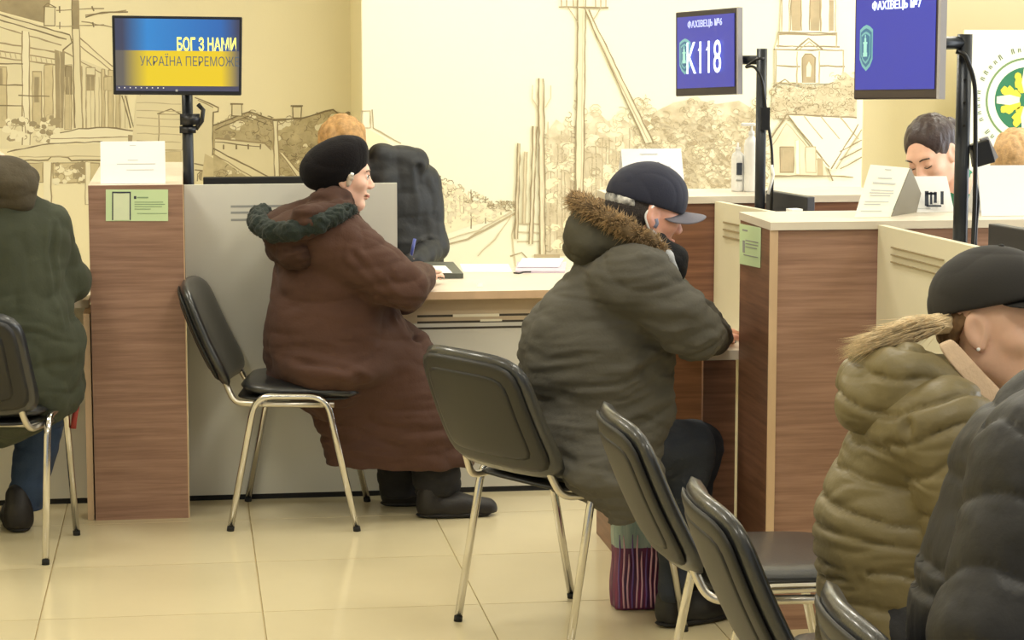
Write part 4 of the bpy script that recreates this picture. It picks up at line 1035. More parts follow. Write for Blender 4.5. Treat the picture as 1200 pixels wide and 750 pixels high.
def hand(prims, wrist, d, up, s=1.0, curl=.5, side=1):
    """palm and five separate fingers laid along d, the palm's back facing up"""
    wrist = np.array(wrist, float); d = np.array(d, float); d /= np.linalg.norm(d); up = np.array(up, float); up -= d*np.dot(d, up); up /= np.linalg.norm(up)
    w = np.cross(d, up) * side; o = dict(k=.008)
    for q in (-.024, -.008, .008, .024):
        prims.append(('c', wrist + d*.012 + w*q*.6*s, .015*s, wrist + d*.075*s + w*q*s, .0125*s, dict(k=.012)))
    for q, L in ((-.029, .062), (-.010, .074), (.010, .080), (.029, .070)):
        a = wrist + d*.085*s + w*q*s; b = a + (d*math.cos(curl*.5) - up*math.sin(curl*.5))*L*.5*s; c = b + (d*math.cos(curl*1.3) - up*math.sin(curl*1.3))*L*.5*s
        prims += [('c', a - d*.015, .0095*s, b, .0085*s, dict(k=.003)), ('c', b, .0085*s, c, .0072*s, dict(k=.003))]
    a = wrist + d*.03*s + w*.030*s; b = a + (d*.7 + w*.6)*.036*s; c = b + (d*.95 + w*.15 - up*.2)*.03*s
    prims += [('c', a - w*.012, .014*s, b, .0105*s, dict(k=.006)), ('c', b, .0105*s, c, .0085*s, dict(k=.004))]
class Fig:
    """figure laid out around an upright plane y = Y0; widths in picture units at that distance"""
    def __init__(s, Y0, X): s.Y0 = Y0; s.s = scale_at(Y0, X)
    def P(s, x, y, dy=0.0): return at(x, y, s.Y0 + dy)
    def c(s, a, ra, b, rb, **o): return ('c', s.P(*a), ra/s.s, s.P(*b), rb/s.s, o)
    def e(s, a, r, ang=0, dyr=None, **o):
        """ellipsoid, ang = turn in the picture plane (degrees, counter-clockwise)"""
        R = rotm(0, math.radians(ang), 0); ry = (dyr if dyr is not None else min(r))/s.s
        return ('e', s.P(*a), [r[0]/s.s, ry, r[1]/s.s], R, o)
def shoe(name, heel, toe_dir, L, m, parent, w=.048, h=.075, up=.0):
    hx = np.array(heel, float); d = np.array([toe_dir[0], toe_dir[1], 0.0]); d /= np.linalg.norm(d); z = np.array([0, 0, 1.0])
    o = sculpt(name, [('c', hx + z*(.026+up), w*.97, hx + d*L*.35 + z*(.024+up), w*.95), ('c', hx + d*L*.35 + z*(.024+up), w*.95, hx + d*(L-.065) + z*(.010+up), w*.88),
                  ('c', hx + z*(.07+up), w*.85, hx + d*.02 + z*(h+.03+up), w*.80), ('cut', hx + z*(.0+up), (0, 0, -1))], .007, m, parent, k=.03)
    LAST_SHOE[0] = o; return o
M_sole = mat('shoe_sole', (22, 20, 19), rough=.7)
def sole(heel, toe_dir, L, parent, w=.044):
    hx = np.array(heel, float); d = np.array([toe_dir[0], toe_dir[1]], float); d /= np.linalg.norm(d); n = np.array([-d[1], d[0]])
    def f(u, v, dd): q = hx[:2] + d*(u + L/2 - .045) + n*v*(1 + .12*math.sin((u/L+.5)*PI)); return (q[0], q[1], .0105 + dd)
    cushion('sole', L+.004, w*1.98, .02, f, M_sole, LAST_SHOE[0], p=2.8)

# ================================================================== woman in the brown coat
F = Fig(7.93, .5); P = F.P
T = thing('person', (.42, 7.93, 0), 'seated woman in a long brown hooded coat and black beret, facing right', 'person')
hd = Head(P(402, 207), yaw=0, pitch=-4, k=.98)
body = hd.prims() + [hd.l((-.03, 0, -.05), .046, (-.04, 0, -.13), .052), F.c((388, 262), 30, (388, 330), 45), F.c((388, 330), 45, (388, 430), 52),
    F.c((388, 268, -.13), 22, (388, 268, .13), 22), F.c((395, 272, -.19), 20, (466, 334, -.19), 15), F.c((466, 334, -.19), 15, (493, 321, .2), 10),
    F.c((395, 272, .19), 20, (466, 338, .2), 15), F.c((466, 338, .2), 15, (494, 324, .38), 10),
    F.c((395, 440, -.06), 34, (505, 462, -.04), 22), F.c((505, 462, -.04), 20, (512, 575, -.05), 12), F.c((395, 440, .1), 34, (470, 470, .12), 22), F.c((470, 470, .12), 20, (470, 572, .12), 12)]
hand(body, P(495, 320, .22), (.25, 1, -.02), (0, 0, 1), curl=.5)
hand(body, P(496, 323, .40), (.5, 1, -.02), (0, 0, 1), curl=.4, side=-1)
ctr = P(400, 210)
sculpt('body', body, .016, M_skin, T, zones=[hd.zone(), (P(480, 322, .2) - .03, P(520, 318, .6), .007)])
hd.eyes(T, m=mat('brow_grey', (140, 120, 104), rough=.8))
M_brown = mat('brown_coat_cloth', (77, 53, 43), wr=.5, rough=.82, bump=.25, bscale=140, var=.08, vscale=5, sheen=.25, spec=.25)
coat = [F.c((386, 305), 64, (392, 405), 84), F.c((372, 280), 50, (386, 330), 66), F.c((382, 276, -.14), 38, (382, 276, .14), 38), F.c((388, 256), 34, (394, 240), 26, k=.03),
    F.c((398, 284, -.16), 38, (452, 322, -.19), 31), F.c((452, 322, -.19), 31, (474, 336, -.19), 28), F.c((474, 336, -.19), 27, (494, 322, .16), 18),
    F.c((402, 284, .16), 38, (470, 338, .2), 28), F.c((470, 338, .2), 28, (494, 326, .3), 17),
    F.c((400, 405, .02), 76, (455, 440, .03), 64), F.c((430, 430, .02), 58, (482, 500, .0), 60), F.c((400, 440, .02), 52, (437, 530, .02), 50), F.c((437, 535, .0), 52, (498, 535, .0), 54),
    F.c((455, 440, .02), 57, (498, 535, .0), 54), F.c((392, 425, -.02), 66, (350, 422, .02), 38), F.e((390, 428, -.05), (70, 25), 0, dyr=84), F.c((440, 540, .0), 52, (440, 620, .0), 52), F.c((498, 540, .0), 54, (498, 620, .0), 54),
    ('cut', P(460, 543), (-.02, 0, -1))]
def dl(V, N):
    f = folds(V, (4, 4, 10), .008, .12) + folds(V, (9, 6, 14), .003, .07, 3)
    f += crease(V, [P(415, 300, -.28), P(440, 330, -.3), P(478, 366, -.28)], .012, .012)          # under the arm
    f += crease(V, [P(330, 330, -.2), P(400, 352, -.3), P(470, 345, -.25)], .012, .006)
    f += crease(V, [P(318, 420, -.2), P(400, 432, -.28), P(470, 470, -.25), P(530, 520, -.2)], .012, .008)
    f += crease(V, [P(445, 262, -.3), P(455, 300, -.3), P(462, 330, -.3)], .010, .005)
    f += crease(V, [P(390, 430, -.2), P(405, 480, -.2), P(430, 540, -.2)], .012, .007)
    f += crease(V, [P(470, 372, -.1), P(488, 392, -.1), P(492, 400, 0)], .012, .015)
    return f
sculpt('coat', coat, .0078, M_brown, T, k=.035, disp=dl)
M_brownd = mat('brown_hood_cloth', (68, 47, 38), wr=.6, rough=.85, bump=.3, bscale=120, var=.1, vscale=6, sheen=.2, spec=.2)
hood_ = sculpt('hood', [F.e((352, 262), (50, 25), 8, dyr=94), F.c((385, 244, -.08), 24, (385, 244, .08), 24), F.e((345, 290), (34, 24), -10, dyr=86), F.c((396, 240, -.07), 18, (408, 242, .02), 16), F.c((400, 246, -.16), 14, (360, 258, -.24), 18)],
       .0075, M_brownd, T, k=.03, disp=lambda V, N: folds(V, (9, 9, 20), .008, .05, 2))
M_gfur = mat('dark_green_fur', (20, 32, 26), rough=.95, bump=.9, bscale=110, sheen=.5)
rim = [(410, 247, -.18), (396, 252, -.23), (375, 261, -.265), (345, 271, -.26), (320, 272, -.19), (306, 265, -.10), (302, 258, .02), (306, 250, .14)]
fp = []
for a, b in zip(rim[:-1], rim[1:]): fp.append(F.c(a, 9 if a[0] > 385 else 11, b, 11 if b[0] > 310 else 12))
gf = sculpt('hood_trim', fp, .006, M_gfur, T, k=.015, disp=lambda V, N: noise(V*90)*.006 + noise(V*45+3)*.004)
rt = []
for _ in range(1500):
    i = random.randrange(len(rim)-1); t = random.random(); a = F.P(*rim[i]); b = F.P(*rim[i+1]); c = a*(1-t)+b*t
    d = np.array([random.gauss(0, 1) for _ in range(3)]); d /= np.linalg.norm(d); rt.append((c + d*.024, d*.014, np.array([random.gauss(0, .004), 0, -.004])))
tufts('trim_fluff', rt, M_gfur, gf, r=.0016)
M_beret = mat('black_felt', (20, 17, 19), rough=.95, bump=.4, bscale=160, sheen=.4, spec=.1)
be = sculpt('beret', [F.e((393, 190), (43, 27), 32, dyr=36), F.e((400, 198), (33, 20), 36, dyr=31), F.e((378, 196), (26, 24), 20, dyr=32)], .005, M_beret, T, k=.02,
            disp=lambda V, N: folds(V, (8, 14, 8), .003, .06, 4))
MB().tube([P(412, 206, -.115), P(413, 203, -.118)], .006, 10).build('hat_pin', M_paper, T, True)
M_gh = mat('grey_hair', (196, 180, 164), rough=.7, bump=.6, bscale=200)
sculpt('hair', [F.c((411, 207, -.078), 4, (408, 216, -.080), 3), F.c((388, 226, -.05), 7, (386, 228, .05), 8), F.c((408, 210, .075), 7, (396, 222, .075), 6)], .004, M_gh, T, k=.01, disp=lambda V, N: noise(V*160)*.003)
M_dtr = mat('black_trousers', (24, 23, 25), wr=.5, rough=.85, bump=.3, bscale=150)
for x, dy in ((512, -.05), (470, .12)):
    sculpt('trouser_leg', [F.c((x - 8, 490, dy), 28, (x, 560, dy), 28), F.c((x, 560, dy), 28, (x, 576, dy), 26), ('cut', P(x, 580, dy), (0, 0, -1))], .009, M_dtr, T, disp=lambda V, N: folds(V, (8, 8, 20), .005, .05))
M_boot = mat('black_boot_leather', (27, 23, 21), rough=.55, bump=.3, bscale=100)
for px_, dyv in ((503, -.085), (461, .13)):
    hp = P(px_, 600, dyv); hp[2] = .0
    shoe('shoe', hp + np.array([0, 0, .012]), (1, .02), .265 if dyv < 0 else .24, M_boot, T, w=.047); sole(hp, (1, .02), .265 if dyv < 0 else .24, T)

# ================================================================== man in the navy cap
F = Fig(6.27, 1.15); P = F.P
T = thing('person', (1.1, 6.27, 0), 'seated man in a grey-green parka with fur-edged hood and navy cap, facing right', 'person')
hd = Head(P(757, 249), yaw=8, pitch=-14, k=1.04)
body = hd.prims() + [hd.l((-.02, 0, -.06), .05, (-.06, 0, -.15), .056), F.c((740, 300), 40, (715, 400), 55), F.c((715, 400), 55, (700, 520), 62),
    F.c((732, 325, -.10), 24, (732, 325, .10), 24), F.c((750, 336, -.14), 22, (815, 392, -.18), 18), F.c((815, 392, -.18), 19, (838, 396, .30), 12),
    F.c((752, 332, .14), 22, (820, 380, .2), 18), F.c((820, 380, .2), 19, (838, 392, .42), 12),
    F.c((700, 530, -.08), 40, (800, 520, .10), 28), F.c((804, 526, .10), 22, (790, 690, .0), 10), F.c((700, 530, .1), 40, (816, 520, .33), 26), F.c((816, 524, .32), 22, (800, 655, .3), 10)]
hand(body, P(838, 395, .33), (.45, 1, -.1), (0, 0, 1), curl=.6)
hand(body, P(839, 390, .45), (.7, 1, -.1), (0, 0, 1), curl=.4, side=-1)
sculpt('body', body, .016, M_skin3, T, zones=[hd.zone(.0042), (P(835, 400, .3) - .02, P(862, 385, .6) + .02, .007)])
hd.eyes(T, closed=True, m=mat('brow_brown', (96, 74, 58), rough=.8))
M_parka = mat('grey_green_parka_cloth', (80, 77, 69), wr=.55, wst=(1, 1, 3.4), rough=.8, bump=.22, bscale=130, var=.07, vscale=5, sheen=.15, spec=.3)
coat = [F.c((726, 336), 60, (692, 412), 84), F.c((692, 412), 84, (702, 520), 74), F.c((732, 326, -.14), 40, (732, 324, .16), 40), F.c((754, 306), 26, (738, 334), 42),
    F.c((752, 332, -.15), 42, (796, 374, -.19), 34), F.c((796, 374, -.19), 34, (815, 390, -.18), 32), F.c((815, 390, -.18), 31, (840, 394, .24), 20),
    F.c((756, 326, .16), 38, (820, 380, .2), 28), F.c((820, 380, .2), 28, (838, 388, .36), 18),
    F.c((745, 400, -.02), 48, (752, 480, -.04), 38), F.c((752, 470, -.06), 34, (752, 505, -.08), 30), F.c((700, 500, -.04), 66, (735, 560, -.10), 38), F.c((660, 540, -.02), 34, (740, 572, -.12), 40), F.c((660, 520, -.1), 40, (742, 562, -.22), 34), F.c((742, 560, -.22), 32, (742, 640, -.2), 30), F.c((690, 555, -.2), 30, (742, 575, -.22), 34),
    F.c((740, 560, .1), 36, (720, 520, .12), 50), ('cut', P(745, 604, -.2), (.30, 0, -1)), ]
def dm(V, N):
    f = folds(V, (4, 4, 20), .0075, .12, 1) + folds(V, (7, 6, 34), .0035, .06, 6)
    f += crease(V, [P(790, 340, -.3), P(760, 400, -.32), P(735, 450, -.3)], .012, .010)
    f += crease(V, [P(735, 380, -.35), P(770, 420, -.35), P(830, 425, -.3)], .013, .014)
    f += crease(V, [P(712, 505, -.25), P(745, 512, -.25), P(784, 505, -.2)], .008, .009)
    f += crease(V, [P(700, 470, -.3), P(690, 520, -.3), P(745, 590, -.25)], .012, .010)
    f += crease(V, [P(650, 350, -.2), P(700, 372, -.3), P(740, 372, -.3)], .010, .007)
    f += crease(V, [P(755, 300, -.2), P(785, 322, -.2), P(800, 345, -.2)], .008, .009)
    return f
sculpt('parka', coat, .008, M_parka, T, k=.032, disp=dm)
M_hoodm = mat('parka_hood_cloth', (76, 73, 62), wr=.4, rough=.82, bump=.25, bscale=120, var=.07, vscale=6, spec=.25)
sculpt('hood', [F.c((700, 278), 32, (728, 284), 30), F.e((688, 286), (30, 27), -20, dyr=44), F.c((688, 262, -.03), 24, (735, 290, -.05), 24), F.c((735, 288, -.06), 22, (768, 300, -.06), 14), F.c((735, 288, .08), 22, (768, 300, .08), 14)], .0075, M_hoodm, T, k=.03,
       disp=lambda V, N: folds(V, (10, 9, 12), .006, .06, 8) + crease(V, [P(668, 300, -.1), P(700, 306, -.15), P(738, 292, -.15)], .008, .008))
M_fur = mat('tan_fur', (176, 146, 104), rough=.9, var=.35, vscale=60, sheen=.4)
M_fur2 = mat('dark_tan_fur', (112, 92, 66), rough=.9, var=.3, vscale=60)
rim = [(676, 236, -.02), (690, 244, -.07), (712, 256, -.10), (735, 268, -.115), (756, 280, -.11), (774, 294, -.09)]
rim2 = [(676, 236, -.02), (684, 238, .05), (705, 246, .11), (735, 258, .13), (762, 282, .10)]
fp = [F.c(a, 9, b, 9) for r_ in (rim, rim2) for a, b in zip(r_[:-1], r_[1:])]
sculpt('fur_band', fp, .006, M_fur2, T, k=.02, disp=lambda V, N: noise(V*60)*.008)
for nm, mm, N_ in (('fur_trim', M_fur, 3200), ('fur_trim_dark', M_fur2, 1400)):
    rt = []
    for _ in range(N_):
        r_ = rim if random.random() < .7 else rim2
        i = random.randrange(len(r_)-1); t = random.random(); c = F.P(*r_[i])*(1-t) + F.P(*r_[i+1])*t
        d = np.array([random.gauss(0, 1), random.gauss(0, 1) - .4, random.gauss(0, 1)]); d /= np.linalg.norm(d)
        d = d + np.array([-.25, 0, .35]); d /= np.linalg.norm(d)
        rt.append((c + d*.012, d*random.uniform(.02, .036), np.array([random.gauss(-.004, .006), random.gauss(0, .005), random.gauss(-.004, .006)])))
    tufts(nm, rt, mm, T, r=.0016)
M_navy = mat('navy_cap_cloth', (27, 30, 50), rough=.8, bump=.1, bscale=180, sheen=.3)
M_capg = mat('grey_cap_cloth', (108, 106, 116), rough=.8, bump=.2, bscale=180)
cutn = hd.R @ np.array([-.16, 0, -1.0])
def cap(m, hd, grow=.012, brim_m=None, brim_len=.075, parent=None, zoff=.022, brimtilt=-.25, front=None, frontx=.055, cn=(-.16, 0, -1.0), lw=.0, bend=2.0):
    slope = cn[0]
    cn = hd.R @ np.array(cn)
    dome = [hd.e((-.014, 0, .034), (.096+grow, .074+grow, .088+grow)), hd.e((.02, 0, .05), (.072+grow, .062+grow, .062+grow), k=.03), ('cut', hd.p(0, 0, zoff), cn)]
    o = sculpt('cap_crown', dome, .0045, m, parent, k=.02, disp=lambda V, N: folds(V, (10, 10, 10), .002, .05))
    if front:
        sculpt('cap_front_panel', [hd.e((-.008, 0, .036), (.096+grow, .074+grow, .088+grow)), ('cut', hd.p(0, 0, zoff+.003), cn), ('cut', hd.p(frontx, 0, 0), hd.R @ np.array([-1, 0, -.35]))], .0045, front, parent, k=.01)
    def f(u, v, d):
        x = .066 + grow + u + brim_len/2 - .03; return hd.p(x - (v/.085)**2*.03, v, zoff + .004 + slope*.07 + (x-.07)*brimtilt - (v/.085)**2*.011*bend + d)
    cushion('cap_visor', brim_len + .045, .155, .005, f, brim_m or m, o, p=2.6)
    MB().lathe([(.006, 0), (.006, .003), (.002, .005)], hd.p(0, 0, .034 + .088 + grow - .001), 10).build('cap_button', m, o, True)
    return o
cap(M_navy, hd, parent=T, brim_m=M_capg, brim_len=.095, zoff=.020, brimtilt=.10, cn=(-.06, 0, -1.0), bend=3.4)
M_dhair = mat('short_dark_hair', (58, 52, 50), rough=.9, bump=.8, bscale=260)
sculpt('hair', [hd.e((-.032, 0, .004), (.084, .077, .075)), ('cut', hd.p(0, 0, .035), hd.R @ np.array([0, 0, 1])), ('cut', hd.p(.012, 0, 0), hd.R @ np.array([1, 0, .25])), ('cut', hd.p(0, 0, -.045), hd.R @ np.array([.3, 0, -1]))],
       .0045, M_dhair, T, disp=lambda V, N: noise(V*180)*.0018)
M_strap = mat('white_pattern_strap', (236, 234, 228), rough=.8, rgb2=(60, 60, 62), vscale=38)
sculpt('cap_strap', [hd.e((-.036, 0, .020), (.084, .080, .040)), ('cut', hd.p(-.055, 0, 0), hd.R @ np.array([1, 0, .4])), ('cut', hd.p(0, 0, .038), hd.R @ np.array([0, 0, 1])), ('cut', hd.p(0, 0, .0), hd.R @ np.array([0, 0, -1]))], .0045, M_strap, T)
# mask loop behind the ear and the mask pulled under the chin
MB().tube([hd.p(-.012, -.082, .022), hd.p(-.032, -.078, -.005), hd.p(-.012, -.078, -.038), hd.p(.03, -.062, -.075)], .0032, 8, .02).build('mask_loop', M_paper, T, True)
MB().tube([hd.p(.0, -.088, -.010), hd.p(.006, -.090, -.022), hd.p(.002, -.088, -.034)], .005, 8, .005).build('earpiece', mat('blue_grey_plastic', (120, 126, 150), rough=.3), T, True)
sculpt('beard', [hd.l((-.002, -.047, -.050), .024, (.050, -.016, -.104), .022), hd.l((-.002, .047, -.050), .024, (.050, .016, -.104), .022), hd.e((.064, 0, -.103), (.024, .024, .016))], .0045, mat('beard_stubble', (112, 92, 84), rough=.9, bump=.8, bscale=300), T, k=.01)
M_scarf = mat('black_knit', (24, 24, 27), rough=.95, bump=.6, bscale=120)
sculpt('neck_gaiter', [F.c((766, 292, -.04), 22, (790, 306, -.05), 17), F.c((790, 298, -.03), 12, (794, 318, -.03), 11), F.c((766, 292, .05), 22, (790, 306, .05), 17)], .006, M_scarf, T, k=.02, disp=lambda V, N: folds(V, (14, 14, 20), .004, .03))
sculpt('shirt_collar', [F.c((762, 272, -.07), 5, (783, 300, -.09), 6), F.c((783, 300, -.09), 6, (792, 318, -.08), 4)], .004, mat('light_grey_collar', (190, 194, 200), rough=.8), T, k=.01)
M_jean = mat('dark_jeans', (42, 48, 60), wr=.6, rough=.85, bump=.35, bscale=190, var=.1, vscale=12)
sculpt('trousers', [F.c((715, 530, -.06), 44, (804, 526, .10), 33), F.c((804, 526, .10), 33, (790, 690, .0), 21), F.c((715, 530, .12), 46, (816, 524, .32), 32), F.c((816, 524, .32), 32, (800, 655, .3), 21),
       ('cut', P(790, 705), (0, 0, -1))], .009, M_jean, T, k=.03, disp=lambda V, N: folds(V, (8, 8, 18), .0045, .06))
for px_, py_, dyv in ((782, 712, .02), (800, 690, .30)):
    hp = P(px_, py_, dyv); hp[2] = 0; hp[0] += .01
    shoe('shoe', hp + np.array([0, 0, .012]), (1, .45), .27, mat('black_shoe', (24, 24, 27), rough=.5), T, w=.047); sole(hp, (1, .45), .27, T)

# striped carrier bag on the floor
bg_ = thing('carrier_bag', (1.30, 6.52, 0), 'plastic carrier bag, pale teal above and pink striped below, on the floor', 'bag')
bx0, bx1, by0, by1 = 1.222, 1.375, 6.47, 6.58
def bagshell(z0, z1, n=8, nt=40):
    vs = []; 
    for i in range(n+1):
        z = z0 + (z1-z0)*i/n; k = 1 + .03*math.sin(z*30) - .10*max(0, z-.22)/.2
        for j in range(nt):
            a = 2*PI*j/nt; ca, sa = math.cos(a), math.sin(a); q = (abs(ca)**4 + abs(sa)**4)**(-.25)
            w = 1 + .03*math.sin(j*3.7 + z*20) + .02*math.sin(j*7.1)
            vs.append(((bx0+bx1)/2 + (bx1-bx0)/2*q*ca*k*w, (by0+by1)/2 + (by1-by0)/2*q*sa*k*w*(1 - .5*max(0, z-.1)/.3), z))
    fs = [(i*nt+j, i*nt+(j+1)%nt, (i+1)*nt+(j+1)%nt, (i+1)*nt+j) for i in range(n) for j in range(nt)]
    return vs, fs
v, f = bagshell(.003, .185); M_bp = mat('bag_magenta', (134, 52, 92), rough=.35, rgb2=(78, 44, 86), vscale=5, stretch=(14, 14, .6)); MB().add(v, f + [] ) if 0 else None
mb = MB(); mb.add(v, f + [tuple(range(40))[::-1]]); mb.build('bag_lower', M_bp, bg_, True)
v, f = bagshell(.185, .40); mb = MB(); mb.add(v, f + [tuple(8*40 + k for k in range(40))]); mb.build('bag_upper', mat('bag_teal', (140, 164, 164), rough=.35, rgb2=(188, 200, 190), vscale=4, stretch=(10, 10, 1.5)), bg_, True)
M_stripe = mat('bag_stripe', (226, 178, 200), rough=.4); M_stripe2 = mat('bag_stripe_violet', (120, 90, 160), rough=.4)
for k in range(11):
    x = bx0 + .008 + k*.0135; hgt = .17 + .06*random.random()
    zz = [.01 + (hgt-.01)*t for t in np.linspace(0, 1, 6)]
    MB().tube([(x + .002*math.sin(z*40+k), by0 - .006 + .003*math.sin(z*30) , z) for z in zz], [.003]*5 + [.001], 6).build('stripe', M_stripe if k % 3 else M_stripe2, bg_, True)
MB().tube([(1.26, 6.525, .39), (1.27, 6.525, .43), (1.32, 6.525, .43), (1.33, 6.525, .39)], .006, 8, .04).build('handle', mat('bag_teal', (0, 0, 0)), bg_, True)

# ================================================================== person in the green parka (left edge)
F = Fig(7.62, -.6); P = F.P
T = thing('person', (-.62, 7.6, 0), 'person in a dark green hooded parka and blue jeans at the left edge, back turned', 'person')
hd = Head(P(-10, 216, .10), yaw=80, pitch=-12)
body = hd.prims() + [hd.l((-.02, 0, -.06), .05, (-.03, 0, -.15), .055), F.c((5, 260), 34, (12, 340), 48), F.c((12, 340), 48, (20, 430), 56), F.c((-32, 274), 18, (38, 274), 18),
    F.c((48, 282), 16, (80, 335, .14), 15), F.c((82, 335, .14), 16, (92, 328, .46), 11), F.c((-44, 276), 18, (-70, 335, .14), 17), F.c((-70, 335, .14), 16, (-40, 330, .46), 11),
    F.c((45, 440, .0), 34, (50, 468, .30), 24), F.c((50, 470, .3), 22, (26, 590, .26), 13), F.c((-20, 440, 0), 34, (-30, 468, .3), 24), F.c((-30, 470, .3), 22, (-36, 585, .3), 13)]
hand(body, P(93, 327, .49), (.0, 1, -.1), (0, 0, 1), curl=.7)
hand(body, P(-38, 330, .49), (.5, 1, -.1), (0, 0, 1), curl=.5, side=-1)
sculpt('body', body, .016, M_skin, T, zones=[hd.zone(.006), (P(80, 335, .46), P(110, 318, .68), .007)])
M_gp = mat('dark_green_parka_cloth', (62, 66, 52), wr=.55, rough=.82, bump=.25, bscale=120, var=.08, vscale=5, sheen=.2, spec=.25)
coat = [F.c((8, 290), 62, (18, 400), 72), F.c((18, 400), 72, (24, 450), 70), F.c((-46, 268), 32, (50, 266), 32), F.c((4, 250), 40, (4, 232), 32),
    F.c((54, 272), 32, (76, 322, .1), 28), F.c((76, 326, .1), 28, (90, 328, .42), 17), F.c((-50, 272), 32, (-72, 330, .12), 28), F.c((-72, 330, .12), 27, (-44, 330, .42), 17),
    F.c((52, 400, .04), 44, (60, 470, .12), 38), F.c((60, 470, .12), 38, (62, 540, .12), 38), F.c((20, 440), 66, (20, 480, .1), 60), F.c((-30, 440, .05), 50, (-30, 520, .1), 40), ('cut', P(60, 500, -.1), (.55, 0, -1))]
def dg(V, N):
    f = folds(V, (5, 5, 8), .009, .12, 5) + folds(V, (10, 8, 6), .004, .06, 7)
    f += crease(V, [P(66, 262, -.1), P(58, 300, -.1), P(62, 350, -.1), P(74, 380, -.1)], .010, .010)
    f += crease(V, [P(78, 380, 0), P(84, 430, 0), P(92, 480, 0)], .008, .006)
    return f
sculpt('parka', coat, .010, M_gp, T, k=.04, disp=dg)
M_gh2 = mat('olive_hood_cloth', (72, 64, 48), rough=.9, bump=.5, bscale=90, var=.15, vscale=10)
sculpt('hood', [F.e((0, 212, -.03), (47, 30), 0, dyr=44), F.c((-20, 226, -.06), 24, (20, 228, -.06), 24)], .009, M_gh2, T, k=.03, disp=lambda V, N: folds(V, (9, 9, 14), .007, .07, 3))
MB().tube([P(90, 476, .04), P(87, 490, .02), P(86, 502, .02)], .010, 8, .02).build('red_lining', mat('red_lining', (138, 48, 38), rough=.8), T, True)
sculpt('cuff', [F.c((93, 328, .40), 13, (97, 328, .47), 14)], .006, M_scarf, T)
sculpt('hair', [hd.e((-.03, 0, .02), (.088, .082, .085))], .008, mat('brown_hair', (96, 76, 56), rough=.8, bump=.8, bscale=200), T)
M_bj = mat('blue_jeans', (46, 64, 92), wr=.6, rough=.85, bump=.4, bscale=190, var=.15, vscale=10)
sculpt('trousers', [F.c((45, 445, 0), 42, (52, 470, .28), 32), F.c((52, 472, .28), 31, (30, 590, .26), 23), F.c((-20, 445, 0), 42, (-32, 470, .28), 32), F.c((-32, 472, .28), 31, (-40, 588, .26), 22), ('cut', P(26, 597, .26), (0, 0, -1))], .009, M_bj, T, k=.03,
       disp=lambda V, N: folds(V, (8, 8, 16), .006, .06))
for px_ in (22, -44):
    hp = P(px_, 612, .2); hp[2] = 0
    shoe('shoe', hp + np.array([0, 0, .012]), (-.15, 1), .27, M_boot, T, w=.052); sole(hp, (-.15, 1), .27, T)

# ================================================================== woman in the olive puffer jacket
F = Fig(4.17, 1.4); P = F.P
T = thing('person', (1.33, 4.17, 0), 'seated woman in an olive quilted puffer jacket and black cap, blonde hair, facing right', 'person')
hd = Head(P(1168, 380), yaw=-42, pitch=-2, k=1.10)
body = hd.prims() + [hd.l((-.02, 0, -.06), .048, (-.05, -.005, -.13), .052), ('c', hd.p(-.05, 0, -.13), .052, P(1100, 520), .08), F.c((1090, 520), 55, (1070, 620), 75), F.c((1070, 620), 75, (1070, 720), 85), F.c((1090, 505, -.13), 38, (1090, 505, .13), 38),
    F.c((1100, 510, -.18), 34, (1150, 650, -.2), 28), F.c((1150, 650, -.2), 27, (1270, 640, -.12), 18), F.c((1100, 510, .18), 34, (1150, 650, .2), 28), F.c((1150, 650, .2), 27, (1270, 640, .12), 18),
    F.c((1080, 730, -.1), 52, (1310, 735, -.1), 38), F.c((1310, 735, -.1), 36, (1310, 1000, -.1), 24), F.c((1080, 730, .1), 52, (1310, 735, .1), 38), F.c((1310, 735, .1), 36, (1310, 1000, .1), 24)]
hand(body, P(1272, 640, -.12), (1, .3, -.25), (0, 0, 1), curl=.5)
hand(body, P(1272, 640, .12), (1, -.3, -.25), (0, 0, 1), curl=.5, side=-1)
sculpt('body', body, .016, M_skin2, T, zones=[hd.zone(.0036), (P(1262, 680, -.2), P(1330, 610, .2), .008)])
hd.eyes(T, m=mat('brow_blond', (140, 110, 80), rough=.8))
M_olive = mat('olive_puffer_nylon', (118, 106, 72), wr=.35, wscale=9, rough=.5, bump=.35, bscale=60, var=.08, vscale=5, sheen=.1, spec=.5)
def quilt(V, chains, pitch, amp, sag=.012, ph=0.0, ruck=.003):
    """stitched channels across the run of each chain of (point, radius)"""
    best = np.full(len(V), 9e9); u = np.zeros(len(V))
    for ch in chains:
        acc = 0.0
        for (a, ra), (b, rb) in zip(ch[:-1], ch[1:]):
            a = np.array(a); b = np.array(b); L = np.linalg.norm(b-a); d, t = seg_dist(V, a, b)
            d = d / (ra + (rb-ra)*t); m_ = d < best; best[m_] = d[m_]
            tt = ((V - a) @ (b - a)) / (L*L); u[m_] = acc + tt[m_]*L; acc += L
        acc += .37
    u = u + ph + noise(V*6)*sag + noise(V*15+4)*sag*.45
    s_ = np.abs(np.sin(PI*u/pitch)); w = 1 - np.exp(-s_*3.2)
    r = (np.abs(noise(V*np.array([42, 42, 14]))) - .3) * ruck * (1.15 - w) * 2 + (np.abs(noise(V*np.array([16, 16, 24])+9)) - .3) * ruck
    return amp*(w - .8) + r
R_ = lambda r: r/F.s
ch_t = [(P(1100, 440), R_(60)), (P(1080, 540), R_(104)), (P(1064, 660), R_(114)), (P(1066, 860), R_(116))]
ch_l = [(P(1108, 500, -.16), R_(58)), (P(1150, 655, -.22), R_(48)), (P(1275, 640, -.13), R_(34))]
ch_r = [(P(1108, 500, .16), R_(58)), (P(1150, 655, .22), R_(48)), (P(1275, 640, .13), R_(34))]
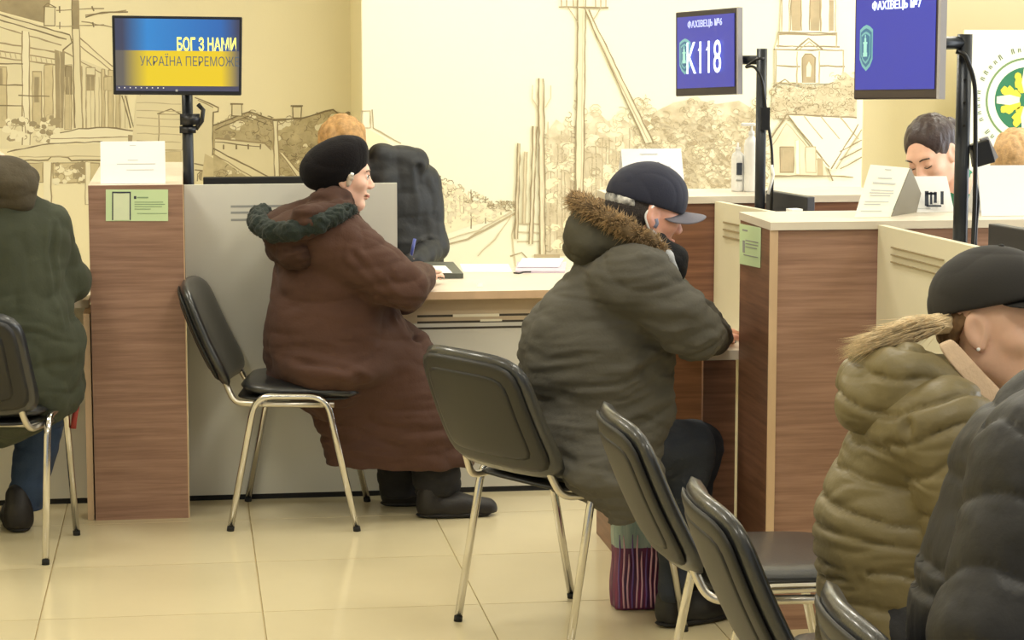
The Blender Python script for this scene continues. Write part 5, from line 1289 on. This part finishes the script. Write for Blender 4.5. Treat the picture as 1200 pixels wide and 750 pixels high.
jk = [F.c((1090, 510), 92, (1066, 620), 106), F.c((1066, 620), 106, (1068, 740), 112), F.c((1082, 505, -.10), 64, (1082, 505, .10), 64), F.c((1105, 470), 42, (1090, 520), 66)]
for c_ in (ch_l, ch_r): jk += [('c', c_[0][0], c_[0][1], c_[1][0], c_[1][1], dict(k=.03)), ('c', c_[1][0], c_[1][1]*.97, c_[2][0], c_[2][1], dict(k=.03))]
jj = sculpt('jacket', jk + [('cut', P(1066, 800), (0, 0, -1))], .0068, M_olive, T, k=.045,
            disp=lambda V, N: quilt(V, [ch_t, ch_l, ch_r], .060, .013, .034) + crease(V, [P(1064, 498, -.2), P(1052, 560, -.25), P(1068, 620, -.26), P(1090, 660, -.27)], .010, .010))
hb_ = [(P(1035, 515), .1), (P(1062, 380), .1)]
sculpt('hood', [F.e((1042, 446), (58, 50), 20, dyr=90), F.c((1062, 442, -.10), 40, (1128, 476, -.13), 26), F.c((1062, 442, .10), 40, (1128, 476, .13), 26), F.c((1018, 472, -.05), 32, (1018, 472, .05), 32),
       F.c((1010, 480, -.05), 26, (1090, 488, -.16), 24), F.c((1090, 488, -.16), 24, (1160, 494, -.08), 16), F.e((1115, 420), (42, 36), 0, dyr=50, sub=True, k=.03)], .0062, M_olive, T, k=.035,
       disp=lambda V, N: quilt(V, [hb_], .070, .012, .022, .01) + (np.abs(noise(V*np.array([26, 20, 12]))) - .3)*.005)
M_bk = mat('beige_knit', (210, 182, 152), rough=.9, bump=.5, bscale=160)
La = [(1098, 404), (1112, 424), (1132, 448), (1158, 476)]; Lb = [(1116, 396), (1132, 414), (1154, 438), (1182, 466)]
def colf(u, v, d):
    t = min(2.999, max(0, (u + .5)*3)); i = int(t); f_ = t - i; g = v + .5
    ax_ = [La[i][k]*(1-f_) + La[i+1][k]*f_ for k in (0, 1)]; bx_ = [Lb[i][k]*(1-f_) + Lb[i+1][k]*f_ for k in (0, 1)]
    return P(ax_[0]*(1-g) + bx_[0]*g, ax_[1]*(1-g) + bx_[1]*g, -.125 + .02*g + .03*abs(u) + d)
cushion('collar_lining', 1, 1, .012, colf, M_bk, T, p=6, nr=6, na=60)
M_bcap = mat('black_cap_cloth', (34, 32, 31), rough=.8, bump=.06, bscale=220, sheen=.2)
cap(M_bcap, hd, grow=.014, parent=T, zoff=.036, brimtilt=.02, cn=(.30, 0, -1.0), brim_len=.085)
M_blond = mat('blonde_hair', (226, 202, 160), rough=.6, var=.25, vscale=70, sheen=.2)
M_blondd = mat('dark_blonde_hair', (128, 98, 66), rough=.65, var=.2, vscale=70)
sculpt('hair', [hd.e((-.030, 0, .000), (.082, .0755, .074)), ('cut', hd.p(0, 0, .03), hd.R @ np.array([0, 0, 1])), ('cut', hd.p(-.030, 0, 0), hd.R @ np.array([1, 0, -.55])), ('cut', hd.p(0, 0, -.04), hd.R @ np.array([.3, 0, -1]))],
       .0045, M_blondd, T, disp=lambda V, N: noise(V*np.array([60, 200, 60]))*.003)
sculpt('hair_tail_core', [F.c((1112, 378, .0), 12, (1062, 388, -.02), 13), F.c((1062, 388, -.02), 13, (1022, 402, -.04), 7)], .005, M_blond, T, disp=lambda V, N: noise(V*np.array([40, 120, 160]))*.004)
rt = []
for _ in range(2200):   # tail of hair lying over the hood
    t = random.random()**.7; x_ = 1116 - 84*t; w_ = 9 + 7*math.sin(t*PI)
    s0 = P(x_, 376 + 24*t + random.uniform(-w_, w_*.6), random.uniform(-.06, .03))
    d = (P(1090, 380) - P(1120, 374)); d = d/np.linalg.norm(d)*random.uniform(.04, .09)
    rt.append((s0, d + np.array([0, random.gauss(0, .008), random.gauss(.0, .007)]), np.array([-.006, random.gauss(0, .005), -.012 + random.gauss(0, .007)])))
tufts('hair_tail', rt, M_blond, T, r=.0007)
sculpt('earring', [hd.e((.003, -.083, -.034), (.0035, .0035, .0035))], .0016, M_paper, T, smooth_it=0)
M_dk = mat('charcoal_trousers', (48, 48, 52), rough=.85, bump=.3, bscale=150)
sculpt('trousers', [F.c((1080, 728, -.1), 62, (1312, 735, -.1), 46), F.c((1312, 735, -.1), 44, (1312, 990, -.1), 34), F.c((1080, 728, .1), 62, (1312, 735, .1), 46), F.c((1312, 735, .1), 44, (1312, 990, .1), 34)], .012, M_dk, T, k=.03, disp=lambda V, N: folds(V, (8, 8, 14), .007, .06))
for dy in (-.1, .1):
    hp = P(1312, 1040, dy); hp[2] = 0; shoe('shoe', hp + np.array([0, 0, .012]), (1, 0), .25, M_paper, T, w=.045); sole(hp, (1, 0), .25, T, w=.046)

# ================================================================== person in the black puffer jacket
F = Fig(3.32, 1.4); P = F.P
T = thing('person', (1.45, 3.32, 0), 'person in a black quilted puffer jacket, nearest at the lower right corner', 'person')
hd = Head(P(1330, 330), yaw=-5, pitch=-10, k=1.1)
body = hd.prims() + [hd.l((-.02, 0, -.06), .05, (-.05, 0, -.13), .052), F.c((1262, 560), 70, (1220, 700), 100), F.c((1220, 700), 110, (1200, 850), 115), F.c((1255, 560, -.12), 44, (1255, 560, .12), 44),
    F.c((1240, 570, -.18), 40, (1190, 740, -.24), 36), F.c((1190, 740, -.24), 36, (1370, 800, -.12), 24), F.c((1240, 570, .18), 40, (1230, 740, .24), 36), F.c((1230, 740, .24), 36, (1370, 800, .12), 24),
    F.c((1210, 850, -.1), 66, (1490, 860, -.1), 48), F.c((1490, 860, -.1), 45, (1490, 1230, -.1), 30), F.c((1210, 850, .1), 66, (1490, 860, .1), 48), F.c((1490, 860, .1), 45, (1490, 1230, .1), 30)]
hand(body, P(1374, 800, -.12), (1, .3, -.1), (0, 0, 1), curl=.5); hand(body, P(1374, 800, .12), (1, -.3, -.1), (0, 0, 1), curl=.5, side=-1)
sculpt('body', body, .018, M_skin, T, zones=[hd.zone(.006), (P(1360, 840, -.2), P(1450, 770, .2), .009)])
hd.eyes(T)
M_bpuf = mat('black_puffer_nylon', (29, 28, 29), wr=.3, rough=.55, bump=.3, bscale=50, var=.08, vscale=5, spec=.45)
R_ = lambda r: r/F.s
ct = [(P(1285, 430), R_(80)), (P(1255, 560), R_(140)), (P(1222, 720), R_(158)), (P(1214, 1000), R_(160))]
c1 = [(P(1238, 560, -.18), R_(98)), (P(1178, 752, -.25), R_(78)), (P(1372, 800, -.13), R_(46))]
c2 = [(P(1238, 560, .18), R_(98)), (P(1200, 745, .25), R_(78)), (P(1372, 800, .13), R_(46))]
jb = [F.c((1240, 572), 130, (1228, 720), 152), F.c((1228, 720), 152, (1216, 860), 156), F.c((1252, 555, -.12), 92, (1252, 555, .12), 92), F.c((1258, 480), 60, (1245, 560), 100)]
for c_ in (c1, c2): jb += [('c', c_[0][0], c_[0][1], c_[1][0], c_[1][1], dict(k=.05)), ('c', c_[1][0], c_[1][1]*.97, c_[2][0], c_[2][1], dict(k=.05))]
sculpt('jacket', jb + [('cut', P(1210, 930), (0, 0, -1))], .0085, M_bpuf, T, k=.06, disp=lambda V, N: quilt(V, [ct, c1, c2], .125, .011, .035, .05, .002) + folds(V, (8, 8, 7), .003, .08))
sculpt('jacket_collar', [F.c((1262, 455, -.05), 44, (1300, 430, -.04), 36), F.c((1262, 455, .05), 44, (1300, 430, .04), 36)], .009, M_bpuf, T, k=.04, disp=lambda V, N: quilt(V, [[(P(1250, 480), .1), (P(1310, 400), .1)]], .06, .008))
sculpt('hair', [hd.e((-.016, 0, .036), (.104, .084, .090)), hd.e((-.045, 0, -.01), (.07, .080, .075)), hd.e((.092, 0, -.012), (.050, .060, .080), sub=True, k=.012)], .006, M_dhair, T, k=.02)
sculpt('trousers', [F.c((1210, 850, -.1), 76, (1490, 862, -.1), 58), F.c((1490, 862, -.1), 55, (1490, 1220, -.1), 42), F.c((1210, 850, .1), 76, (1490, 862, .1), 58), F.c((1490, 862, .1), 55, (1490, 1220, .1), 42)], .013, M_dtr, T, k=.03)
for dy in (-.1, .1):
    hp = P(1490, 1290, dy); hp[2] = 0; shoe('shoe', hp + np.array([0, 0, .012]), (1, 0), .27, M_boot, T, w=.048); sole(hp, (1, 0), .27, T)

# ================================================================== staff woman with her head bent
def office_chair(x, y, rz, label, h=.47):
    t = thing('office_chair', (0, 0, 0), label, 'chair')
    cushion('seat', .48, .48, .07, lambda u, v, d: (u, v, h + d), M_shell, t, p=4)
    cushion('backrest', .44, .46, .05, lambda u, v, d: (-.25 + d - .04*(1-(u/.22)**2), u, h + .36 + v), M_shell, t, p=4)
    MB().tube([(0, 0, .08), (0, 0, h-.03)], .025, 12).build('gas_lift', M_black, t, True)
    MB().tube([(-.05, 0, h-.02), (-.27, 0, h), (-.28, 0, h+.2)], .018, 8, .05).build('back_bracket', M_black, t, True)
    for k in range(5):
        a = 2*PI*k/5; MB().tube([(0, 0, .09), (.28*math.cos(a), .28*math.sin(a), .065)], [.022, .014], 8).build('base_arm', M_black, t, True)
        MB().tube([(.28*math.cos(a)-.012, .28*math.sin(a), .03), (.28*math.cos(a)+.012, .28*math.sin(a), .03)], .03, 14).build('caster', M_rubber, t, True)
    t.location = (x, y, 0); t.rotation_euler = (0, 0, rz); t['label'] = label; return t
def staff(F, headc, yaw, pitch, roll, torso, mcloth, skin, hairf, T, hands=None, k=1.0, res=.004, closed=True, hip=(0, 0), face=(0, -1)):
    P = F.P; hd = Head(headc, yaw=yaw, pitch=pitch, roll=roll, k=k)
    cx, cyy = hip; fx, fy = face; sx, sy_ = -fy, fx; base = np.array([cx, cyy, 0.0]); fwd = np.array([fx, fy, 0.0]); sd = np.array([sx, sy_, 0.0]); z = np.array([0, 0, 1.0])
    neck = np.array(torso, float)
    B = hd.prims() + [hd.l((-.02, 0, -.06), .045, (-.04, 0, -.12), .05), ('c', hd.p(-.04, 0, -.12), .05, neck, .06), ('c', neck, .09, base + z*.62, .12), ('c', neck - z*.05 - sd*.13, .05, neck - z*.05 + sd*.13, .05)]
    cl = [('c', hd.p(-.045, 0, -.12), .062, neck, .07), ('c', neck - z*.05, .10, base + z*.60, .145), ('c', neck - z*.05 - sd*.14, .062, neck - z*.05 + sd*.14, .062), ('c', neck + z*.02, .068, neck - z*.02, .07)]
    tr = []
    for q in (1, -1):
        sh = neck - z*.06 + sd*.17*q; el = base + fwd*.14 + sd*.24*q + z*.80; wr = base + fwd*.40 + sd*.12*q + z*.80
        B += [('c', sh, .045, el, .036), ('c', el, .034, wr, .024)]; cl += [('c', sh, .062, el, .05), ('c', el, .048, wr, .036)]
        hand(B, wr + fwd*.02, fwd*1.0 - sd*.3*q, z, curl=.5, side=q, s=.95)
        kn = base + fwd*.42 + sd*.10*q + z*.50; an = base + fwd*.40 + sd*.10*q + z*.10; hp = base + sd*.09*q + z*.55
        B += [('c', hp, .075, kn, .055), ('c', kn, .05, an, .035)]; tr += [('c', hp, .09, kn, .065), ('c', kn, .06, an, .05)]
        f0 = base + fwd*.38 + sd*.10*q; shoe('shoe', f0 + z*.012, (fx, fy), .24, M_boot, T, w=.042); sole(f0, (fx, fy), .24, T, w=.044)
    w0 = base + fwd*.40 + z*.80
    sculpt('body', B, .016, skin, T, zones=[hd.zone(res), (w0 - .15, w0 + .15, .009)])
    hd.eyes(T, closed=closed)
    sculpt('jumper', cl, .011, mcloth, T, k=.04, disp=lambda V, N: folds(V, (7, 7, 9), .006, .08))
    sculpt('trousers', tr, .012, M_dtr, T, k=.03)
    hairf(hd, T)
    return hd
F = Fig(7.4, 2.45)
T = thing('person', (2.48, 7.5, 0), 'staff woman with dark hair tied back and head bent down, in green, behind the ledge', 'person')
M_dkhair = mat('dark_brown_hair', (52, 36, 34), rough=.42, var=.2, vscale=40, bump=.4, bscale=150)
def h1(hd, T):
    sculpt('hair', [hd.e((-.020, 0, .040), (.100, .082, .088)), hd.e((-.045, 0, .0), (.070, .079, .070)), hd.l((-.11, 0, .03), .03, (-.135, 0, .02), .034, k=.015),
        hd.e((.094, .006, .010), (.054, .060, .082), sub=True, k=.014), ('cut', hd.p(0, 0, -.055), hd.R @ np.array([-.2, 0, -1]))], .0045, M_dkhair, T, k=.02,
        disp=lambda V, N: noise(V*np.array([90, 90, 30]))*.0025)
M_sg = mat('staff_green_fleece', (52, 128, 96), rough=.85, bump=.3, bscale=150)
staff(F, F.P(1092, 180), -140, -30, 8, at(1124, 228, 7.46), M_sg, M_skin, h1, T, hip=(2.58, 7.62), face=(-.45, -.89))
office_chair(2.60, 7.66, math.radians(-117), 'office chair under the staff woman in green')
dS = thing('staff_table', (2.5, 6.85, 0), 'pale staff table in front of the bent staff woman', 'table')
MB().box((2.62, 6.60, .722), (3.3, 7.25, .75)).build('table_top', M_ledge, dS)
MB().box((2.64, 6.62, 0), (2.66, 7.23, .72)).build('side_panel', M_white, dS); MB().box((3.26, 6.62, 0), (3.28, 7.23, .72)).build('side_panel', M_white, dS)
T = thing('person', (2.9, 7.0, 0), 'person with tan hair behind the white card at the right edge', 'person')
M_tan = mat('tan_hair', (196, 158, 112), rough=.6, var=.2, vscale=60, bump=.5, bscale=160)
def h2(hd, T):
    sculpt('hair', [hd.e((-.016, 0, .036), (.105, .092, .092)), hd.e((-.045, 0, -.03), (.075, .088, .10)), hd.e((.085, 0, -.025), (.045, .056, .070), sub=True, k=.012)], .005, M_tan, T, k=.02, disp=lambda V, N: folds(V, (30, 30, 12), .004, .03))
F2 = Fig(8.2, 3.0)
staff(F2, F2.P(1192, 192), -100, -30, 0, at(1196, 228, 8.28), M_sg, M_skin2, h2, T, hip=(3.05, 8.42), face=(-.17, -.98), res=.006)
office_chair(3.06, 8.46, math.radians(-100), 'office chair under the person with tan hair')
# colleague in black behind the white front
T = thing('person', (1.0, 9.35, 0), 'person with light brown hair in a black padded jacket, bent forward behind the white front', 'person')
F3 = Fig(9.35, .9)
M_lb = mat('light_brown_hair', (178, 138, 86), rough=.65, var=.25, vscale=50, bump=.5, bscale=150)
def h3(hd, T):
    sculpt('hair', [hd.e((-.016, 0, .034), (.108, .096, .094)), hd.e((-.03, 0, -.02), (.09, .096, .105)), hd.e((.09, 0, -.03), (.045, .050, .066), sub=True, k=.012)], .006, M_lb, T, k=.02, disp=lambda V, N: folds(V, (24, 24, 10), .005, .04))
P = F3.P
hd = Head(P(401, 172, -.08), yaw=98, pitch=-22)
B = hd.prims() + [hd.l((-.02, 0, -.06), .05, (-.07, 0, -.13), .055), F3.c((470, 200), 20, (476, 300), 34), F3.c((476, 300), 34, (480, 420), 36), F3.c((450, 200, -.02), 10, (470, 204), 16), F3.c((488, 220), 11, (500, 286, -.04), 9), F3.c((500, 286, -.04), 9, (484, 306, -.30), 7), F3.c((458, 218, -.04), 11, (442, 280, -.08), 9), F3.c((442, 280, -.08), 9, (450, 306, -.30), 7),
    F3.c((480, 425, 0), 26, (470, 412, -.32), 17), F3.c((470, 412, -.32), 16, (470, 520, -.3), 10), F3.c((500, 425, 0), 26, (515, 412, -.3), 17), F3.c((515, 412, -.3), 16, (515, 520, -.28), 10)]
sculpt('body', B, .016, M_skin, T, zones=[hd.zone(.007)])
hd.eyes(T, closed=True); h3(hd, T)
M_bj2 = mat('black_padded_jacket', (28, 30, 33), wr=.4, rough=.6, bump=.35, bscale=60, var=.1, vscale=8)
sculpt('jacket', [F3.c((464, 206), 34, (474, 300), 38), F3.c((474, 300), 40, (482, 400), 46), F3.c((446, 186, -.04), 18, (478, 196), 24), F3.c((495, 214), 22, (508, 290, -.06), 17), F3.c((508, 290, -.06), 16, (486, 308, -.28), 13), F3.c((452, 214, -.06), 20, (440, 280, -.1), 16), F3.c((440, 280, -.1), 15, (450, 308, -.26), 12),
    F3.c((446, 184, -.06), 15, (486, 190, -.04), 17, k=.01), F3.c((422, 204, -.06), 15, (446, 192, -.05), 17)], .008, M_bj2, T, k=.02,
    disp=lambda V, N: folds(V, (9, 9, 7), .005, .08, 2) + crease(V, [P(490, 196, -.1), P(497, 240, -.12), P(502, 300, -.15)], .012, .014))
sculpt('trousers', [F3.c((480, 425, 0), 30, (470, 412, -.3), 21), F3.c((470, 412, -.3), 20, (470, 520, -.28), 15), F3.c((500, 425, 0), 30, (515, 412, -.3), 21), F3.c((515, 412, -.3), 20, (515, 520, -.28), 15)], .012, M_dtr, T)
for x in (470, 515):
    hp = P(x, 540, -.26); hp[2] = 0; shoe('shoe', hp + np.array([0, 0, .012]), (-.3, -1), .25, M_boot, T, w=.044); sole(hp, (-.3, -1), .25, T, w=.046)
v = P(462, 415); office_chair(float(v[0]), 9.42, math.radians(-95), 'office chair under the person in the black padded jacket', h=.44)
# blue pen held over the tall panel
pn = MB().tube([at(482, 299, 8.30), at(486, 280, 8.32)], .006, 8).build('pen', mat('pen_blue', (70, 84, 160), rough=.3), None, True); tag(pn, 'blue pen standing just beyond the brown sleeve', 'pen')
pn2 = MB().lathe([(.028, 0), (.032, .006), (.034, .075), (.031, .078), (.029, .01)], (float(at(484, 300, 8.31)[0]), 8.31, .7505), 20).build('pen_cup', M_shell, None, True); tag(pn2, 'small dark pen cup on the desk behind the brown sleeve', 'pen cup')
